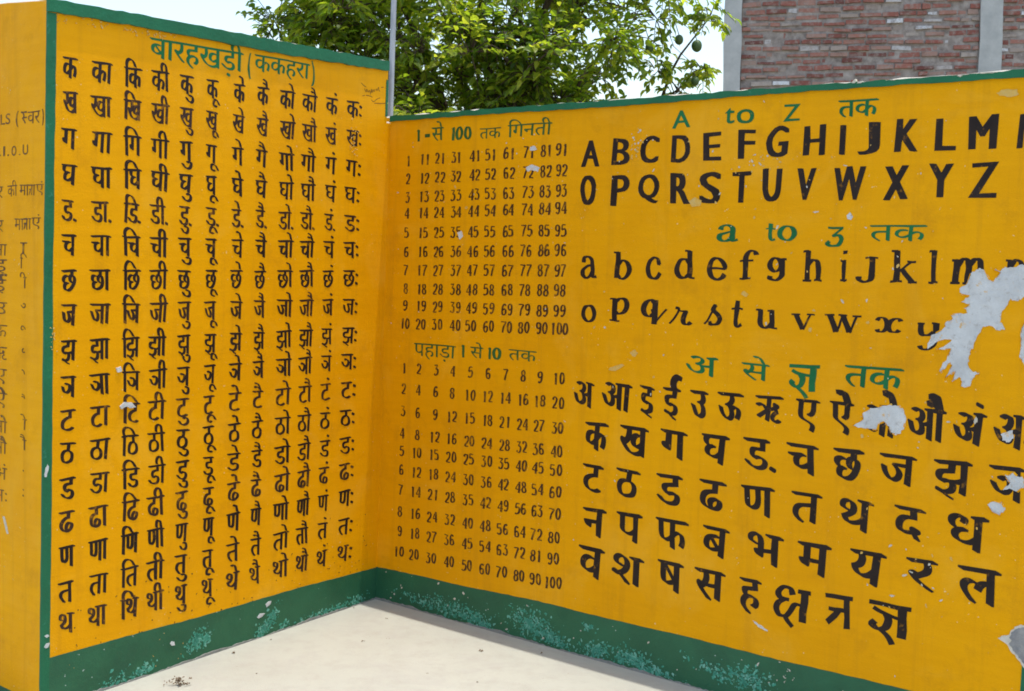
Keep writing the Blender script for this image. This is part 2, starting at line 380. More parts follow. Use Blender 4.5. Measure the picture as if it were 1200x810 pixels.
# hand-painted brush letters: strokes in a unit box; ('s', pts) straight, ('c', pts) curved, optional (thin, thick)
def sf(x, y, w=.2): return ('s', [(x-w, y), (x+w, y)], .05, .05)
H = {
 'La': [('c', [(.12,.74),(.18,.94),(.42,1.0),(.62,.86),(.66,.6),(.66,.16),(.74,.03),(.9,.08)]), ('c', [(.64,.6),(.36,.54),(.12,.4),(.1,.16),(.28,.01),(.5,.08),(.64,.28)]), ('s', [(.12,.78),(.24,.78)], .06, .09)],
 'Lb': [('s', [(.24,1.45),(.24,0)]), sf(.14,1.42,.14), ('c', [(.26,.78),(.45,.98),(.72,.88),(.84,.5),(.72,.12),(.45,.0),(.26,.2)])],
 'Lc': [('c', [(.74,.7),(.66,.95),(.42,1.0),(.18,.82),(.1,.5),(.2,.14),(.45,0),(.66,.08),(.8,.3)]), ('s', [(.62,.74),(.8,.74)], .08, .1)],
 'Ld': [('s', [(.72,1.45),(.72,0)]), sf(.62,1.42,.14), sf(.84,.03,.13), ('c', [(.70,.78),(.5,.98),(.22,.88),(.1,.5),(.22,.12),(.48,.0),(.70,.2)])],
 'Le': [('c', [(.12,.52),(.78,.54),(.74,.84),(.46,1.0),(.18,.84),(.1,.5),(.2,.14),(.48,0),(.7,.08),(.82,.28)])],
 'Lf': [('c', [(.82,1.28),(.72,1.45),(.5,1.42),(.38,1.2),(.36,.9)]), ('s', [(.36,1.1),(.36,0)]), ('s', [(.1,.96),(.7,.96)], .05, .06), sf(.36,.03,.25)],
 'Lg': [('c', ell(.38,.62,.26,.34,0,360,12)), ('s', [(.58,.9),(.86,.93)], .06, .08), ('c', [(.66,.9),(.68,.4),(.64,.02),(.4,-.18),(.14,-.1),(.14,.04)])],
 'Lh': [('s', [(.22,1.45),(.22,0)]), sf(.12,1.42,.14), sf(.22,.03,.2), ('c', [(.24,.74),(.45,.98),(.68,.94),(.76,.66),(.76,.3),(.76,0)]), sf(.76,.03,.2)],
 'Li': [('s', [(.3,1.0),(.3,0)]), sf(.2,.97,.14), sf(.3,.03,.24), ('s', [(.3,1.3),(.3,1.46)], .11, .11)],
 'Lj': [('s', [(.62,1.3),(.62,.25)]), sf(.6,1.27,.26), ('c', [(.62,.35),(.58,.08),(.36,-.02),(.14,.08),(.12,.24)]), ('s', [(.06,.22),(.24,.22)], .06, .08)],
 'Lk': [('s', [(.24,1.45),(.24,0)]), sf(.14,1.42,.14), sf(.24,.03,.22), ('s', [(.82,.98),(.28,.46)], .05, .05), sf(.82,.97,.18), ('s', [(.42,.62),(.86,.02)]), sf(.86,.03,.18)],
 'Ll': [('s', [(.3,1.45),(.3,0)]), sf(.2,1.42,.14), sf(.3,.03,.25)],
 'Lm': [('s', [(.18,1.0),(.18,0)]), sf(.1,.97,.12), sf(.18,.03,.18), ('c', [(.2,.74),(.4,.98),(.58,.94),(.64,.66),(.64,.3),(.64,0)]), sf(.64,.03,.18), ('c', [(.66,.74),(.86,.98),(1.04,.94),(1.1,.66),(1.1,.3),(1.1,0)]), sf(1.1,.03,.18)],
 'Ln': [('s', [(.2,1.0),(.2,0)]), sf(.12,.97,.13), sf(.2,.03,.2), ('c', [(.22,.74),(.45,.98),(.66,.94),(.74,.66),(.74,.3),(.74,0)]), sf(.74,.03,.2)],
 'Lo': [('c', ell(.45,.5,.34,.48,90,450,16))],
 'Lp': [('s', [(.26,1.0),(.26,-.42)]), sf(.16,.97,.14), sf(.26,-.4,.24), ('c', [(.28,.78),(.48,.98),(.74,.88),(.84,.5),(.72,.16),(.48,.04),(.28,.2)])],
 'Lq': [('s', [(.62,1.0),(.62,-.4)]), ('c', [(.60,.8),(.42,1.0),(.2,.88),(.1,.52),(.2,.16),(.4,.06),(.60,.26)]), ('s', [(.62,-.36),(1.12,.5)], .04, .05), ('s', [(.5,.5),(.62,.02)], .07, .07)],
 'Lr': [('c', [(.0,.02),(.2,.3),(.4,.75),(.44,1.02),(.34,1.06),(.32,.92)], .04, .06), ('c', [(.38,.86),(.6,.84),(.8,.86),(.72,.6),(.66,.28),(.74,.06),(.92,.02),(1.06,.2)])],
 'Ls': [('c', [(.0,.02),(.25,.36),(.5,.86),(.56,1.05)], .035, .05), ('c', [(.56,1.02),(.46,.78),(.66,.54),(.78,.28),(.64,.04),(.4,.0),(.24,.1)]), ('s', [(.2,.1),(.36,.12)], .07, .08)],
 'Lt': [('c', [(.36,1.36),(.36,.9),(.36,.22),(.48,.02),(.68,.12)]), ('s', [(.08,.95),(.66,.95)], .05, .06)],
 'Lu': [('c', [(.2,1.0),(.2,.55),(.22,.18),(.4,.01),(.62,.1),(.74,.28)]), sf(.12,.97,.13), ('s', [(.76,1.0),(.76,0)]), sf(.67,.97,.13), sf(.88,.03,.13)],
 'Lv': [('s', [(.16,1.0),(.48,0.02)]), sf(.16,.97,.2), ('s', [(.84,1.0),(.5,0.0)], .05, .05), sf(.84,.97,.18)],
 'Lw': [('s', [(.16,1.0),(.44,0.02)]), sf(.16,.97,.2), ('s', [(.72,1.0),(.46,0.0)], .05, .05), ('s', [(.7,1.0),(.98,0.02)]), sf(.7,.97,.18), ('s', [(1.28,1.0),(1.0,0.0)], .05, .05), sf(1.28,.97,.18)],
 'Lx': [('c', [(.02,.8),(.12,.98),(.34,.96),(.48,.7),(.48,.3),(.34,.04),(.12,.02),(.04,.18)]), ('c', [(1.1,.82),(1.0,.98),(.78,.96),(.6,.7),(.58,.3),(.7,.04),(.94,.02),(1.08,.2)])],
 'Ly': [('c', [(.14,1.0),(.14,.6),(.22,.36),(.45,.34),(.66,.5)]), sf(.14,.97,.15), ('c', [(.76,1.0),(.76,.4),(.7,-.1),(.5,-.4),(.24,-.42),(.12,-.26)]), sf(.74,.97,.15)],
 'Lz': [('s', [(.06,.96),(.86,.96)], .06, .1), ('s', [(.82,.94),(.3,.5)], .05, .06), ('c', [(.3,.5),(.62,.56),(.78,.34),(.62,.02),(.3,-.06),(.06,.06),(.16,.2)])],
 'KSHA': [('s', [(.70,.95),(1.10,.95)], .065, .065), ('s', [(.92,.98),(.92,0)], .03, .115), ('c', [(.56,.78),(.46,.95),(.24,.96),(.1,.80),(.2,.64),(.46,.60)], .05, .105), ('c', [(.34,.62),(.14,.48),(.06,.28),(.18,.10),(.38,.10),(.52,.26),(.62,.46),(.74,.52),(.92,.50)], .045, .10), ('c', [(.36,.10),(.46,-.06),(.60,-.20)], .045, .09)],
 'TRA': [('s', [(-.04,.95),(1.04,.95)], .07, .07), ('s', [(.80,.98),(.80,0)], .03, .115), ('s', [(.08,.55),(.80,.55)], .065, .07), ('s', [(.50,.56),(.04,.08)], .06, .12)],
 'JNYA': [('s', [(-.04,.96),(1.06,.96)], .07, .07), ('s', [(.84,.98),(.84,0)], .03, .12), ('c', [(.08,.80),(.22,.72),(.40,.66),(.62,.62),(.84,.62)], .055, .075), ('c', [(.40,.66),(.48,.48),(.42,.24),(.24,.14),(.08,.26),(.14,.38)], .05, .11), ('c', [(.26,.16),(.44,.02),(.56,-.12),(.64,-.26)], .045, .09)],
 'HSA': [('s', [(-.04,.96),(1.0,.96)], .07, .07), ('c', [(.3,.94),(.44,.7),(.34,.5),(.1,.42)]), ('c', [(.2,.46),(.5,.2),(.7,.0)]), ('s', [(.3,.5),(1.0,.5)], .06, .07)],
 '0': [('c', ell(.28,.5,.2,.46,90,450,14), .05, .105)],
 '1': [('s', [(.2,.98),(.2,0)], .105, .105), ('s', [(.06,.84),(.2,.98)], .05, .05)],
 '2': [('c', [(.08,.74),(.16,.94),(.34,.96),(.46,.78),(.38,.48),(.18,.2),(.08,.04)], .05, .105), ('s', [(.06,.04),(.5,.04)], .05, .06)],
 '3': [('s', [(.06,.95),(.48,.95)], .05, .06), ('s', [(.46,.94),(.22,.6)], .05, .05), ('c', [(.22,.6),(.42,.56),(.5,.32),(.4,.06),(.2,.02),(.06,.14)], .05, .105)],
 '4': [('s', [(.4,.98),(.4,0)], .105, .105), ('s', [(.38,.98),(.04,.32)], .05, .045), ('s', [(.02,.3),(.56,.3)], .05, .05)],
 '5': [('s', [(.1,.95),(.48,.95)], .05, .06), ('s', [(.12,.95),(.1,.55)], .06, .07), ('c', [(.1,.54),(.32,.62),(.48,.46),(.46,.16),(.26,.02),(.06,.1)], .05, .105)],
 '6': [('c', [(.44,.84),(.32,.97),(.14,.82),(.08,.45),(.12,.12),(.28,.02),(.46,.14),(.46,.42),(.3,.54),(.12,.4)], .05, .105)],
 '7': [('s', [(.04,.95),(.5,.95)], .05, .07), ('c', [(.48,.94),(.3,.5),(.2,0)], .07, .08)],
 '8': [('c', ell(.28,.74,.17,.22,90,450,12), .05, .09), ('c', ell(.28,.26,.2,.25,90,450,12), .05, .105)],
 '9': [('c', [(.1,.14),(.24,.02),(.42,.18),(.48,.55),(.44,.86),(.28,.97),(.1,.86),(.1,.58),(.26,.46),(.44,.58)], .05, .105)],
}
SKEW = set()
def brush(name):
    """list of stroke ribbons: each a (verts, faces) pair in letter space"""
    if ('#', name) in _cache: return _cache[('#', name)]
    res = []
    for st in H[name]:
        thin, thick = (st[2], st[3]) if len(st) > 2 else ((.05, .125) if name[0] == 'L' else (.05, .11))
        pts = crom(st[1]) if st[0] == 'c' else [tuple(Vector(st[1][0]).lerp(Vector(st[1][1]), k/3)) for k in range(4)]
        vs = []
        for i, p in enumerate(pts):
            a = Vector(pts[max(i-1, 0)]); b = Vector(pts[min(i+1, len(pts)-1)])
            d = b-a
            if d.length < 1e-6: d = Vector((0, 1))
            d.normalize(); nn = Vector((-d.y, d.x))
            w = thin + (thick-thin)*abs(d.y)**1.3
            vs += [(p[0]+nn.x*w, p[1]+nn.y*w), (p[0]-nn.x*w, p[1]-nn.y*w)]
        fs = [(2*i+1, 2*i+3, 2*i+2, 2*i) for i in range(len(pts)-1)]
        res.append((vs, fs))
    _cache[('#', name)] = res
    return res

DEV_TOP = .622
def write_row(w, name, cells, mat, parent, label=None, bold=.085, jit=.01, rnd=random, d0=-.0006, wob=.016):
    mb = MB(); k = 0
    for s, u0, u1, v0, v1 in cells:
        h = v1-v0
        du = rnd.uniform(-jit, jit)*h; dv = rnd.uniform(-jit, jit)*h; sl = rnd.uniform(-.035, .035)
        w1, w2, w3, w4 = (rnd.uniform(0, 6.28) for _ in range(4)); gz = rnd.uniform(.90, 1.12)
        if s in H:
            strokes = brush(s)
            allv = [q for vs, _ in strokes for q in vs]
            x0 = min(q[0] for q in allv); x1 = max(q[0] for q in allv)
            if s in ('KSHA', 'TRA', 'JNYA', 'HSA'): y0, y1 = 0.0, 1.03
            else: y0 = min(q[1] for q in allv); y1 = max(q[1] for q in allv)
            parts = [(vs, fs, 0, 0) for vs, fs in strokes]
        else:
            mk = s.startswith('MK'); t = s[2:] if mk else s
            vs, fs = glyph(t)
            if not vs: continue
            x0 = min(q[0] for q in vs); x1 = max(q[0] for q in vs)
            dev = any(0x900 <= ord(c) < 0x980 for c in t)
            if mk: # a lone vowel sign: keep its own proportions
                xm = (x0+x1)/2; x0, x1 = xm-.32, xm+.32
                ym = (min(q[1] for q in vs)+max(q[1] for q in vs))/2; y0, y1 = ym-.31, ym+.31
            elif dev: y0, y1 = 0.0, DEV_TOP
            else: y0 = min(q[1] for q in vs); y1 = max(q[1] for q in vs)
            bw = bold*(1.6 if dev else .75) if len(t) < 3 or dev else bold*.4
            if t in '.-()': bw = .03
            sc = h/(y1-y0)
            parts = [(vs, fs, q*bw*h*NIB[0], q*bw*h*(NIB[1] if dev else .0)) for q in ((-.5, -.25, 0, .25, .5) if dev else (-.5, -.17, .17, .5))]
            e = bw*h*.5/max(1e-6, (u1-u0))*(x1-x0)     # room for the nib
            x0 -= e; x1 += e
        for vs, fs, ox, oy in parts:
            P = []
            for x, y in vs:
                b = (y-y0)/(y1-y0)
                a_ = (x-x0)/(x1-x0)
                u = u0+a_*(u1-u0)+ox*gz+du+sl*b*h + h*wob*(math.sin(4.1*b+2.2*a_+w1)+.6*math.sin(9.5*b-5*a_+w2))
                v = v0+b*h+oy*gz+dv + h*wob*(math.sin(4.6*a_+1.7*b+w3)+.6*math.sin(10*a_+6*b+w4))
                P.append(w.p(u, v, d0-.00007*(k % 9)))
            mb.add(P, [f if True else f for f in fs]); k += 1
    o = link(name, mb.mesh(name), mat, parent)
    if label: o['label'] = label
    return o

def flake(w, name, polys, mat, parent, label=None, d=-.0014, jag=.002, rnd=random, sub=3):
    """torn outlines, each a thin closed flake lying on the wall"""
    mb = MB()
    for pl in polys:
        pts = []
        for i, a in enumerate(pl):
            b = pl[(i+1) % len(pl)]
            for j in range(sub):
                t = j/sub
                L_ = math.dist(a, b)
                q = min(jag, L_*.12)
                pts.append((a[0]+(b[0]-a[0])*t+rnd.uniform(-q, q), a[1]+(b[1]-a[1])*t+rnd.uniform(-q, q)))
        ar = sum(pts[i][0]*pts[(i+1) % len(pts)][1]-pts[(i+1) % len(pts)][0]*pts[i][1] for i in range(len(pts)))
        if ar < 0: pts.reverse()
        n = len(pts)
        mb.add([w.p(u, v, d) for u, v in pts]+[w.p(u, v, .003) for u, v in pts],
               [tuple(range(n))]+[(i, i+n, (i+1) % n+n, (i+1) % n) for i in range(n)])
    me = mb.mesh(name)
    bm = bmesh.new(); bm.from_mesh(me)
    bmesh.ops.triangulate(bm, faces=[f for f in bm.faces if len(f.verts) > 4])
    bm.to_mesh(me); bm.free()
    o = link(name, me, mat, parent)
    if label: o['label'] = label
    return o

def chips(w, name, spots, mat, parent, rnd, d=-.0017, label=None):
    polys = []
    for u, v, r in spots:
        n = rnd.randint(5, 8); a0 = rnd.random()*6
        st = rnd.uniform(.5, 1.7); ang = rnd.random()*3.14
        P = []
        for i in range(n):
            a = a0+i*6.283/n; q = r*rnd.uniform(.5, 1.15)
            x, y = q*math.cos(a)*st, q*math.sin(a)/st
            P.append((u+x*math.cos(ang)-y*math.sin(ang), v+x*math.sin(ang)+y*math.cos(ang)))
        polys.append(P)
    return flake(w, name, polys, mat, parent, label, d, .0012, rnd, 2)

# ------------------------------------------------------------------ lettering and wear, in metres along and up each wall: [glyphs, u0, u1, v0, v1]
LROWS=[[["क",0.0548,0.1109,2.0268,2.0941],["का",0.1622,0.2441,2.0267,2.0938],["िक",0.2881,0.3603,2.0266,2.0936],["की",0.3993,0.4784,2.0266,2.0934],["कु",0.5229,0.583,2.0265,2.0932],["कू",0.6409,0.7037,2.0265,2.093],["के",0.7644,0.8218,2.0264,2.0928],["कै",0.8809,0.9408,2.0263,2.0926],["को",0.9981,1.0786,2.0263,2.0924],["कौ",1.1156,1.1995,2.0262,2.0922],["कं",1.2476,1.3157,2.0261,2.0919],["कः",1.3657,1.457,2.0261,2.0917]],[["ख",0.0552,0.1117,1.9206,1.9882],["खा",0.1631,0.2448,1.9197,1.9871],["िख",0.2892,0.3616,1.9188,1.9861],["खी",0.4002,0.4793,1.9179,1.9851],["खु",0.5238,0.5838,1.917,1.9841],["खू",0.6424,0.7054,1.9161,1.983],["खे",0.7653,0.8234,1.9152,1.982],["खै",0.8821,0.9418,1.9144,1.9809],["खो",0.9994,1.0805,1.9134,1.9798],["खौ",1.1175,1.2007,1.9125,1.9788],["खं",1.2489,1.3164,1.9116,1.9777],["खः",1.3672,1.4583,1.9106,1.9765]],[["ग",0.0558,0.1127,1.8033,1.8713],["गा",0.1641,0.2456,1.8023,1.8701],["िग",0.2906,0.3632,1.8012,1.8688],["गी",0.4013,0.4804,1.8002,1.8677],["गु",0.525,0.5849,1.7991,1.8665],["गू",0.644,0.7072,1.7981,1.8653],["गे",0.7665,0.8252,1.797,1.864],["गै",0.8834,0.9431,1.7959,1.8628],["गो",1.001,1.0825,1.7948,1.8615],["गौ",1.1195,1.2021,1.7937,1.8603],["गं",1.2503,1.3174,1.7926,1.859],["गः",1.3688,1.4598,1.7915,1.8577]],[["घ",0.0564,0.1135,1.691,1.7593],["घा",0.1651,0.2464,1.6902,1.7583],["िघ",0.2918,0.3646,1.6894,1.7573],["घी",0.4023,0.4813,1.6886,1.7564],["घु",0.526,0.5858,1.6879,1.7555],["घू",0.6455,0.7088,1.6871,1.7546],["घे",0.7674,0.8268,1.6863,1.7536],["घै",0.8845,0.944,1.6855,1.7527],["घो",1.0023,1.0842,1.6847,1.7517],["घौ",1.1213,1.2031,1.6839,1.7507],["घं",1.2513,1.3179,1.6831,1.7498],["घः",1.3699,1.4608,1.6822,1.7487]],[["ड.",0.0569,0.1144,1.578,1.6466],["डा.",0.166,0.2471,1.5772,1.6456],["िड.",0.293,0.366,1.5763,1.6446],["डी.",0.4034,0.4823,1.5756,1.6437],["डु.",0.527,0.5868,1.5748,1.6428],["डू.",0.647,0.7104,1.574,1.6418],["डे.",0.7684,0.8284,1.5732,1.6409],["डै.",0.8857,0.945,1.5724,1.6399],["डो.",1.0036,1.0861,1.5716,1.6389],["डौ.",1.1231,1.2042,1.5708,1.6379],["डं.",1.2525,1.3186,1.5699,1.6369],["डः",1.3712,1.462,1.5691,1.6359]],[["च",0.0574,0.1152,1.4672,1.5361],["चा",0.167,0.2478,1.4666,1.5354],["िच",0.2942,0.3674,1.466,1.5346],["ची",0.4043,0.4832,1.4654,1.5339],["चु",0.528,0.5876,1.4649,1.5332],["चू",0.6484,0.712,1.4643,1.5324],["चे",0.7692,0.8299,1.4637,1.5317],["चै",0.8867,0.9459,1.4631,1.5309],["चो",1.0048,1.0877,1.4625,1.5301],["चौ",1.1247,1.2052,1.4619,1.5294],["चं",1.2534,1.3191,1.4613,1.5286],["चः",1.3723,1.4629,1.4607,1.5278]],[["छ",0.0579,0.1161,1.3557,1.425],["छा",0.1679,0.2485,1.3547,1.4238],["िछ",0.2954,0.3688,1.3537,1.4227],["छी",0.4053,0.4842,1.3528,1.4216],["छु",0.529,0.5885,1.3518,1.4205],["छू",0.6499,0.7137,1.3508,1.4193],["छे",0.7702,0.8316,1.3499,1.4182],["छै",0.8879,0.947,1.3489,1.417],["छो",1.0062,1.0896,1.3479,1.4158],["छौ",1.1266,1.2064,1.3469,1.4147],["छं",1.2546,1.3198,1.3459,1.4135],["छः",1.3737,1.4642,1.3448,1.4122]],[["ज",0.0584,0.1169,1.2451,1.3147],["जा",0.1688,0.2492,1.2437,1.3132],["िज",0.2966,0.3701,1.2423,1.3116],["जी",0.4063,0.4851,1.2411,1.3102],["जु",0.53,0.5894,1.2398,1.3088],["जू",0.6513,0.7153,1.2385,1.3072],["जे",0.7711,0.8332,1.2371,1.3057],["जै",0.889,0.948,1.2358,1.3043],["जो",1.0075,1.0914,1.2344,1.3026],["जौ",1.1285,1.2075,1.2331,1.3011],["जं",1.2558,1.3205,1.2317,1.2996],["जः",1.375,1.4654,1.2303,1.298]],[["झ",0.059,0.1178,1.1284,1.1984],["झा",0.1698,0.25,1.1269,1.1967],["िझ",0.2979,0.3716,1.1254,1.195],["झी",0.4074,0.4862,1.124,1.1934],["झु",0.5311,0.5904,1.1225,1.1918],["झू",0.6529,0.717,1.121,1.1901],["झे",0.7722,0.8349,1.1195,1.1885],["झै",0.8903,0.9491,1.1181,1.1868],["झो",1.009,1.0934,1.1164,1.185],["झौ",1.1304,1.2088,1.115,1.1834],["झं",1.2571,1.3213,1.1135,1.1817],["झः",1.3765,1.4667,1.1118,1.1798]],[["ञ",0.0595,0.1187,1.0127,1.0831],["ञा",0.1708,0.2508,1.0119,1.0821],["िञ",0.2991,0.3731,1.011,1.081],["ञी",0.4084,0.4872,1.0103,1.0801],["ञु",0.5321,0.5913,1.0095,1.0791],["ञू",0.6544,0.7187,1.0087,1.0781],["ञे",0.7731,0.8365,1.0079,1.0771],["ञै",0.8913,0.95,1.0071,1.0761],["ञो",1.0102,1.095,1.0062,1.075],["ञौ",1.1321,1.2097,1.0054,1.0741],["ञं",1.258,1.3217,1.0046,1.0731],["ञः",1.3775,1.4676,1.0037,1.072]],[["ट",0.06,0.1195,0.9045,0.9752],["टा",0.1717,0.2514,0.903,0.9735],["िट",0.3003,0.3744,0.9014,0.9717],["टी",0.4093,0.488,0.9,0.9701],["टु",0.5331,0.5922,0.8986,0.9685],["टू",0.6558,0.7202,0.897,0.9667],["टे",0.774,0.838,0.8955,0.9651],["टै",0.8924,0.951,0.894,0.9634],["टो",1.0115,1.0968,0.8924,0.9615],["टौ",1.1339,1.2108,0.8909,0.9599],["टं",1.2591,1.3224,0.8894,0.9582],["टः",1.3788,1.4688,0.8877,0.9563]],[["ठ",0.0604,0.1203,0.7958,0.8669],["ठा",0.1725,0.2521,0.7936,0.8644],["िठ",0.3014,0.3757,0.7913,0.8619],["ठी",0.4103,0.4889,0.7892,0.8597],["ठु",0.534,0.593,0.7871,0.8574],["ठू",0.6572,0.7218,0.7848,0.8549],["ठे",0.7748,0.8396,0.7826,0.8525],["ठै",0.8935,0.9519,0.7805,0.8502],["ठो",1.0128,1.0986,0.7781,0.8476],["ठौ",1.1357,1.2119,0.7759,0.8452],["ठं",1.2603,1.323,0.7737,0.8428],["ठः",1.3802,1.47,0.7713,0.8402]],[["ड",0.061,0.1212,0.6812,0.7525],["डा",0.1735,0.2528,0.6791,0.7502],["िड",0.3027,0.3771,0.6769,0.7479],["डी",0.4113,0.4899,0.675,0.7458],["डु",0.535,0.5939,0.673,0.7436],["डू",0.6587,0.7235,0.6708,0.7412],["डे",0.7758,0.8412,0.6688,0.739],["डै",0.8947,0.9529,0.6668,0.7368],["डो",1.0141,1.1004,0.6645,0.7343],["डौ",1.1375,1.213,0.6625,0.7321],["डं",1.2613,1.3236,0.6605,0.7299],["डः",1.3814,1.4711,0.6582,0.7274]],[["ढ",0.0614,0.122,0.5687,0.6405],["ढा",0.1744,0.2535,0.5668,0.6384],["िढ",0.3039,0.3785,0.5649,0.6362],["ढी",0.4122,0.4908,0.5632,0.6343],["ढु",0.536,0.5947,0.5615,0.6324],["ढू",0.6601,0.725,0.5595,0.6302],["ढे",0.7766,0.8427,0.5577,0.6282],["ढै",0.8957,0.9537,0.5559,0.6263],["ढो",1.0153,1.102,0.5539,0.624],["ढौ",1.1392,1.2139,0.5521,0.622],["ढं",1.2623,1.324,0.5503,0.62],["ढः",1.3824,1.472,0.5482,0.6177]],[["ण",0.062,0.1229,0.4529,0.525],["णा",0.1754,0.2542,0.4512,0.5231],["िण",0.3051,0.3799,0.4494,0.5211],["णी",0.4132,0.4918,0.4479,0.5194],["णु",0.537,0.5957,0.4463,0.5176],["णू",0.6616,0.7267,0.4445,0.5156],["णे",0.7775,0.8443,0.4429,0.5138],["णै",0.8968,0.9547,0.4413,0.512],["णो",1.0166,1.1038,0.4394,0.5099],["णौ",1.1409,1.2149,0.4378,0.508],["णं",1.2633,1.3246,0.4362,0.5062],["णः",1.3836,1.473,0.4343,0.5041]],[["त",0.0625,0.1238,0.3379,0.4089],["ता",0.1764,0.2549,0.3362,0.407],["ित",0.3063,0.3814,0.3344,0.405],["ती",0.4142,0.4927,0.3329,0.4033],["तु",0.538,0.5966,0.3313,0.4015],["तू",0.6631,0.7283,0.3295,0.3994],["ते",0.7785,0.8459,0.3278,0.3976],["तै",0.8979,0.9557,0.3262,0.3958],["तो",1.0179,1.1056,0.3243,0.3937],["तौ",1.1428,1.216,0.3227,0.3918],["तं",1.2644,1.3252,0.3211,0.39],["तः",1.3849,1.4742,0.3192,0.3879]],[["थ",0.0629,0.1245,0.2295,0.3008],["था",0.1772,0.2555,0.2274,0.2985],["िथ",0.3075,0.3827,0.2251,0.296],["थी",0.4151,0.4935,0.2232,0.294],["थु",0.5389,0.5973,0.2213,0.2918],["थू",0.6645,0.7298,0.219,0.2893],["थे",0.7792,0.8474,0.217,0.2871],["थै",0.8989,0.9565,0.2151,0.2849],["थो",1.0191,1.1073,0.2127,0.2824],["थौ",1.1445,1.2169,0.2107,0.2801],["थं",1.2654,1.3256,0.2087,0.2779],["थः",1.386,1.4751,0.2064,0.2754]]]
LHEAD=[["बारहखड़ी",0.3904,0.8095,2.1335,2.2022],["(",0.8313,0.848,2.114,2.2088],["ककहरा",0.8648,1.152,2.149,2.2089],[")",1.1623,1.181,2.1234,2.2206]]
RHEADS=[[["1",0.1595,0.1769,1.941,1.9896],["-",0.2065,0.2358,1.9556,1.9694],["से",0.2453,0.3128,1.9389,1.9937],["1",0.3556,0.3744,1.9347,1.9888],["0",0.379,0.4211,1.9363,1.9885],["0",0.4256,0.4672,1.9356,1.9875],["तक",0.5084,0.6203,1.933,1.9742],["िगनती",0.6547,0.8749,1.9323,1.9788]],[["पहाड़ा",0.1838,0.4218,1.0632,1.1155],["1",0.4547,0.471,1.0716,1.1227],["से",0.5014,0.57,1.0728,1.1167],["1",0.5971,0.6128,1.0739,1.1208],["0",0.6196,0.6684,1.0747,1.1214],["तक",0.7039,0.8453,1.0783,1.1192]],[["A",1.4089,1.4819,1.9245,1.9826],["t",1.6193,1.6554,1.9278,1.9785],["o",1.662,1.7296,1.9244,1.9719],["Z",1.8353,1.8947,1.9226,1.9756],["तक",2.0253,2.1582,1.9221,1.9744]],[["La",1.6097,1.6935,1.5357,1.594],["Lt",1.797,1.8344,1.5389,1.5957],["Lo",1.8377,1.9082,1.539,1.5898],["Lz",2.0073,2.0711,1.5194,1.5835],["तक",2.1552,2.3363,1.5387,1.5877]],[["अ",1.5127,1.6432,1.0784,1.1454],["से",1.7328,1.8377,1.0795,1.1359],["JNYA",1.9068,2.0134,1.0598,1.1448],["तक",2.0992,2.292,1.087,1.1528]]]
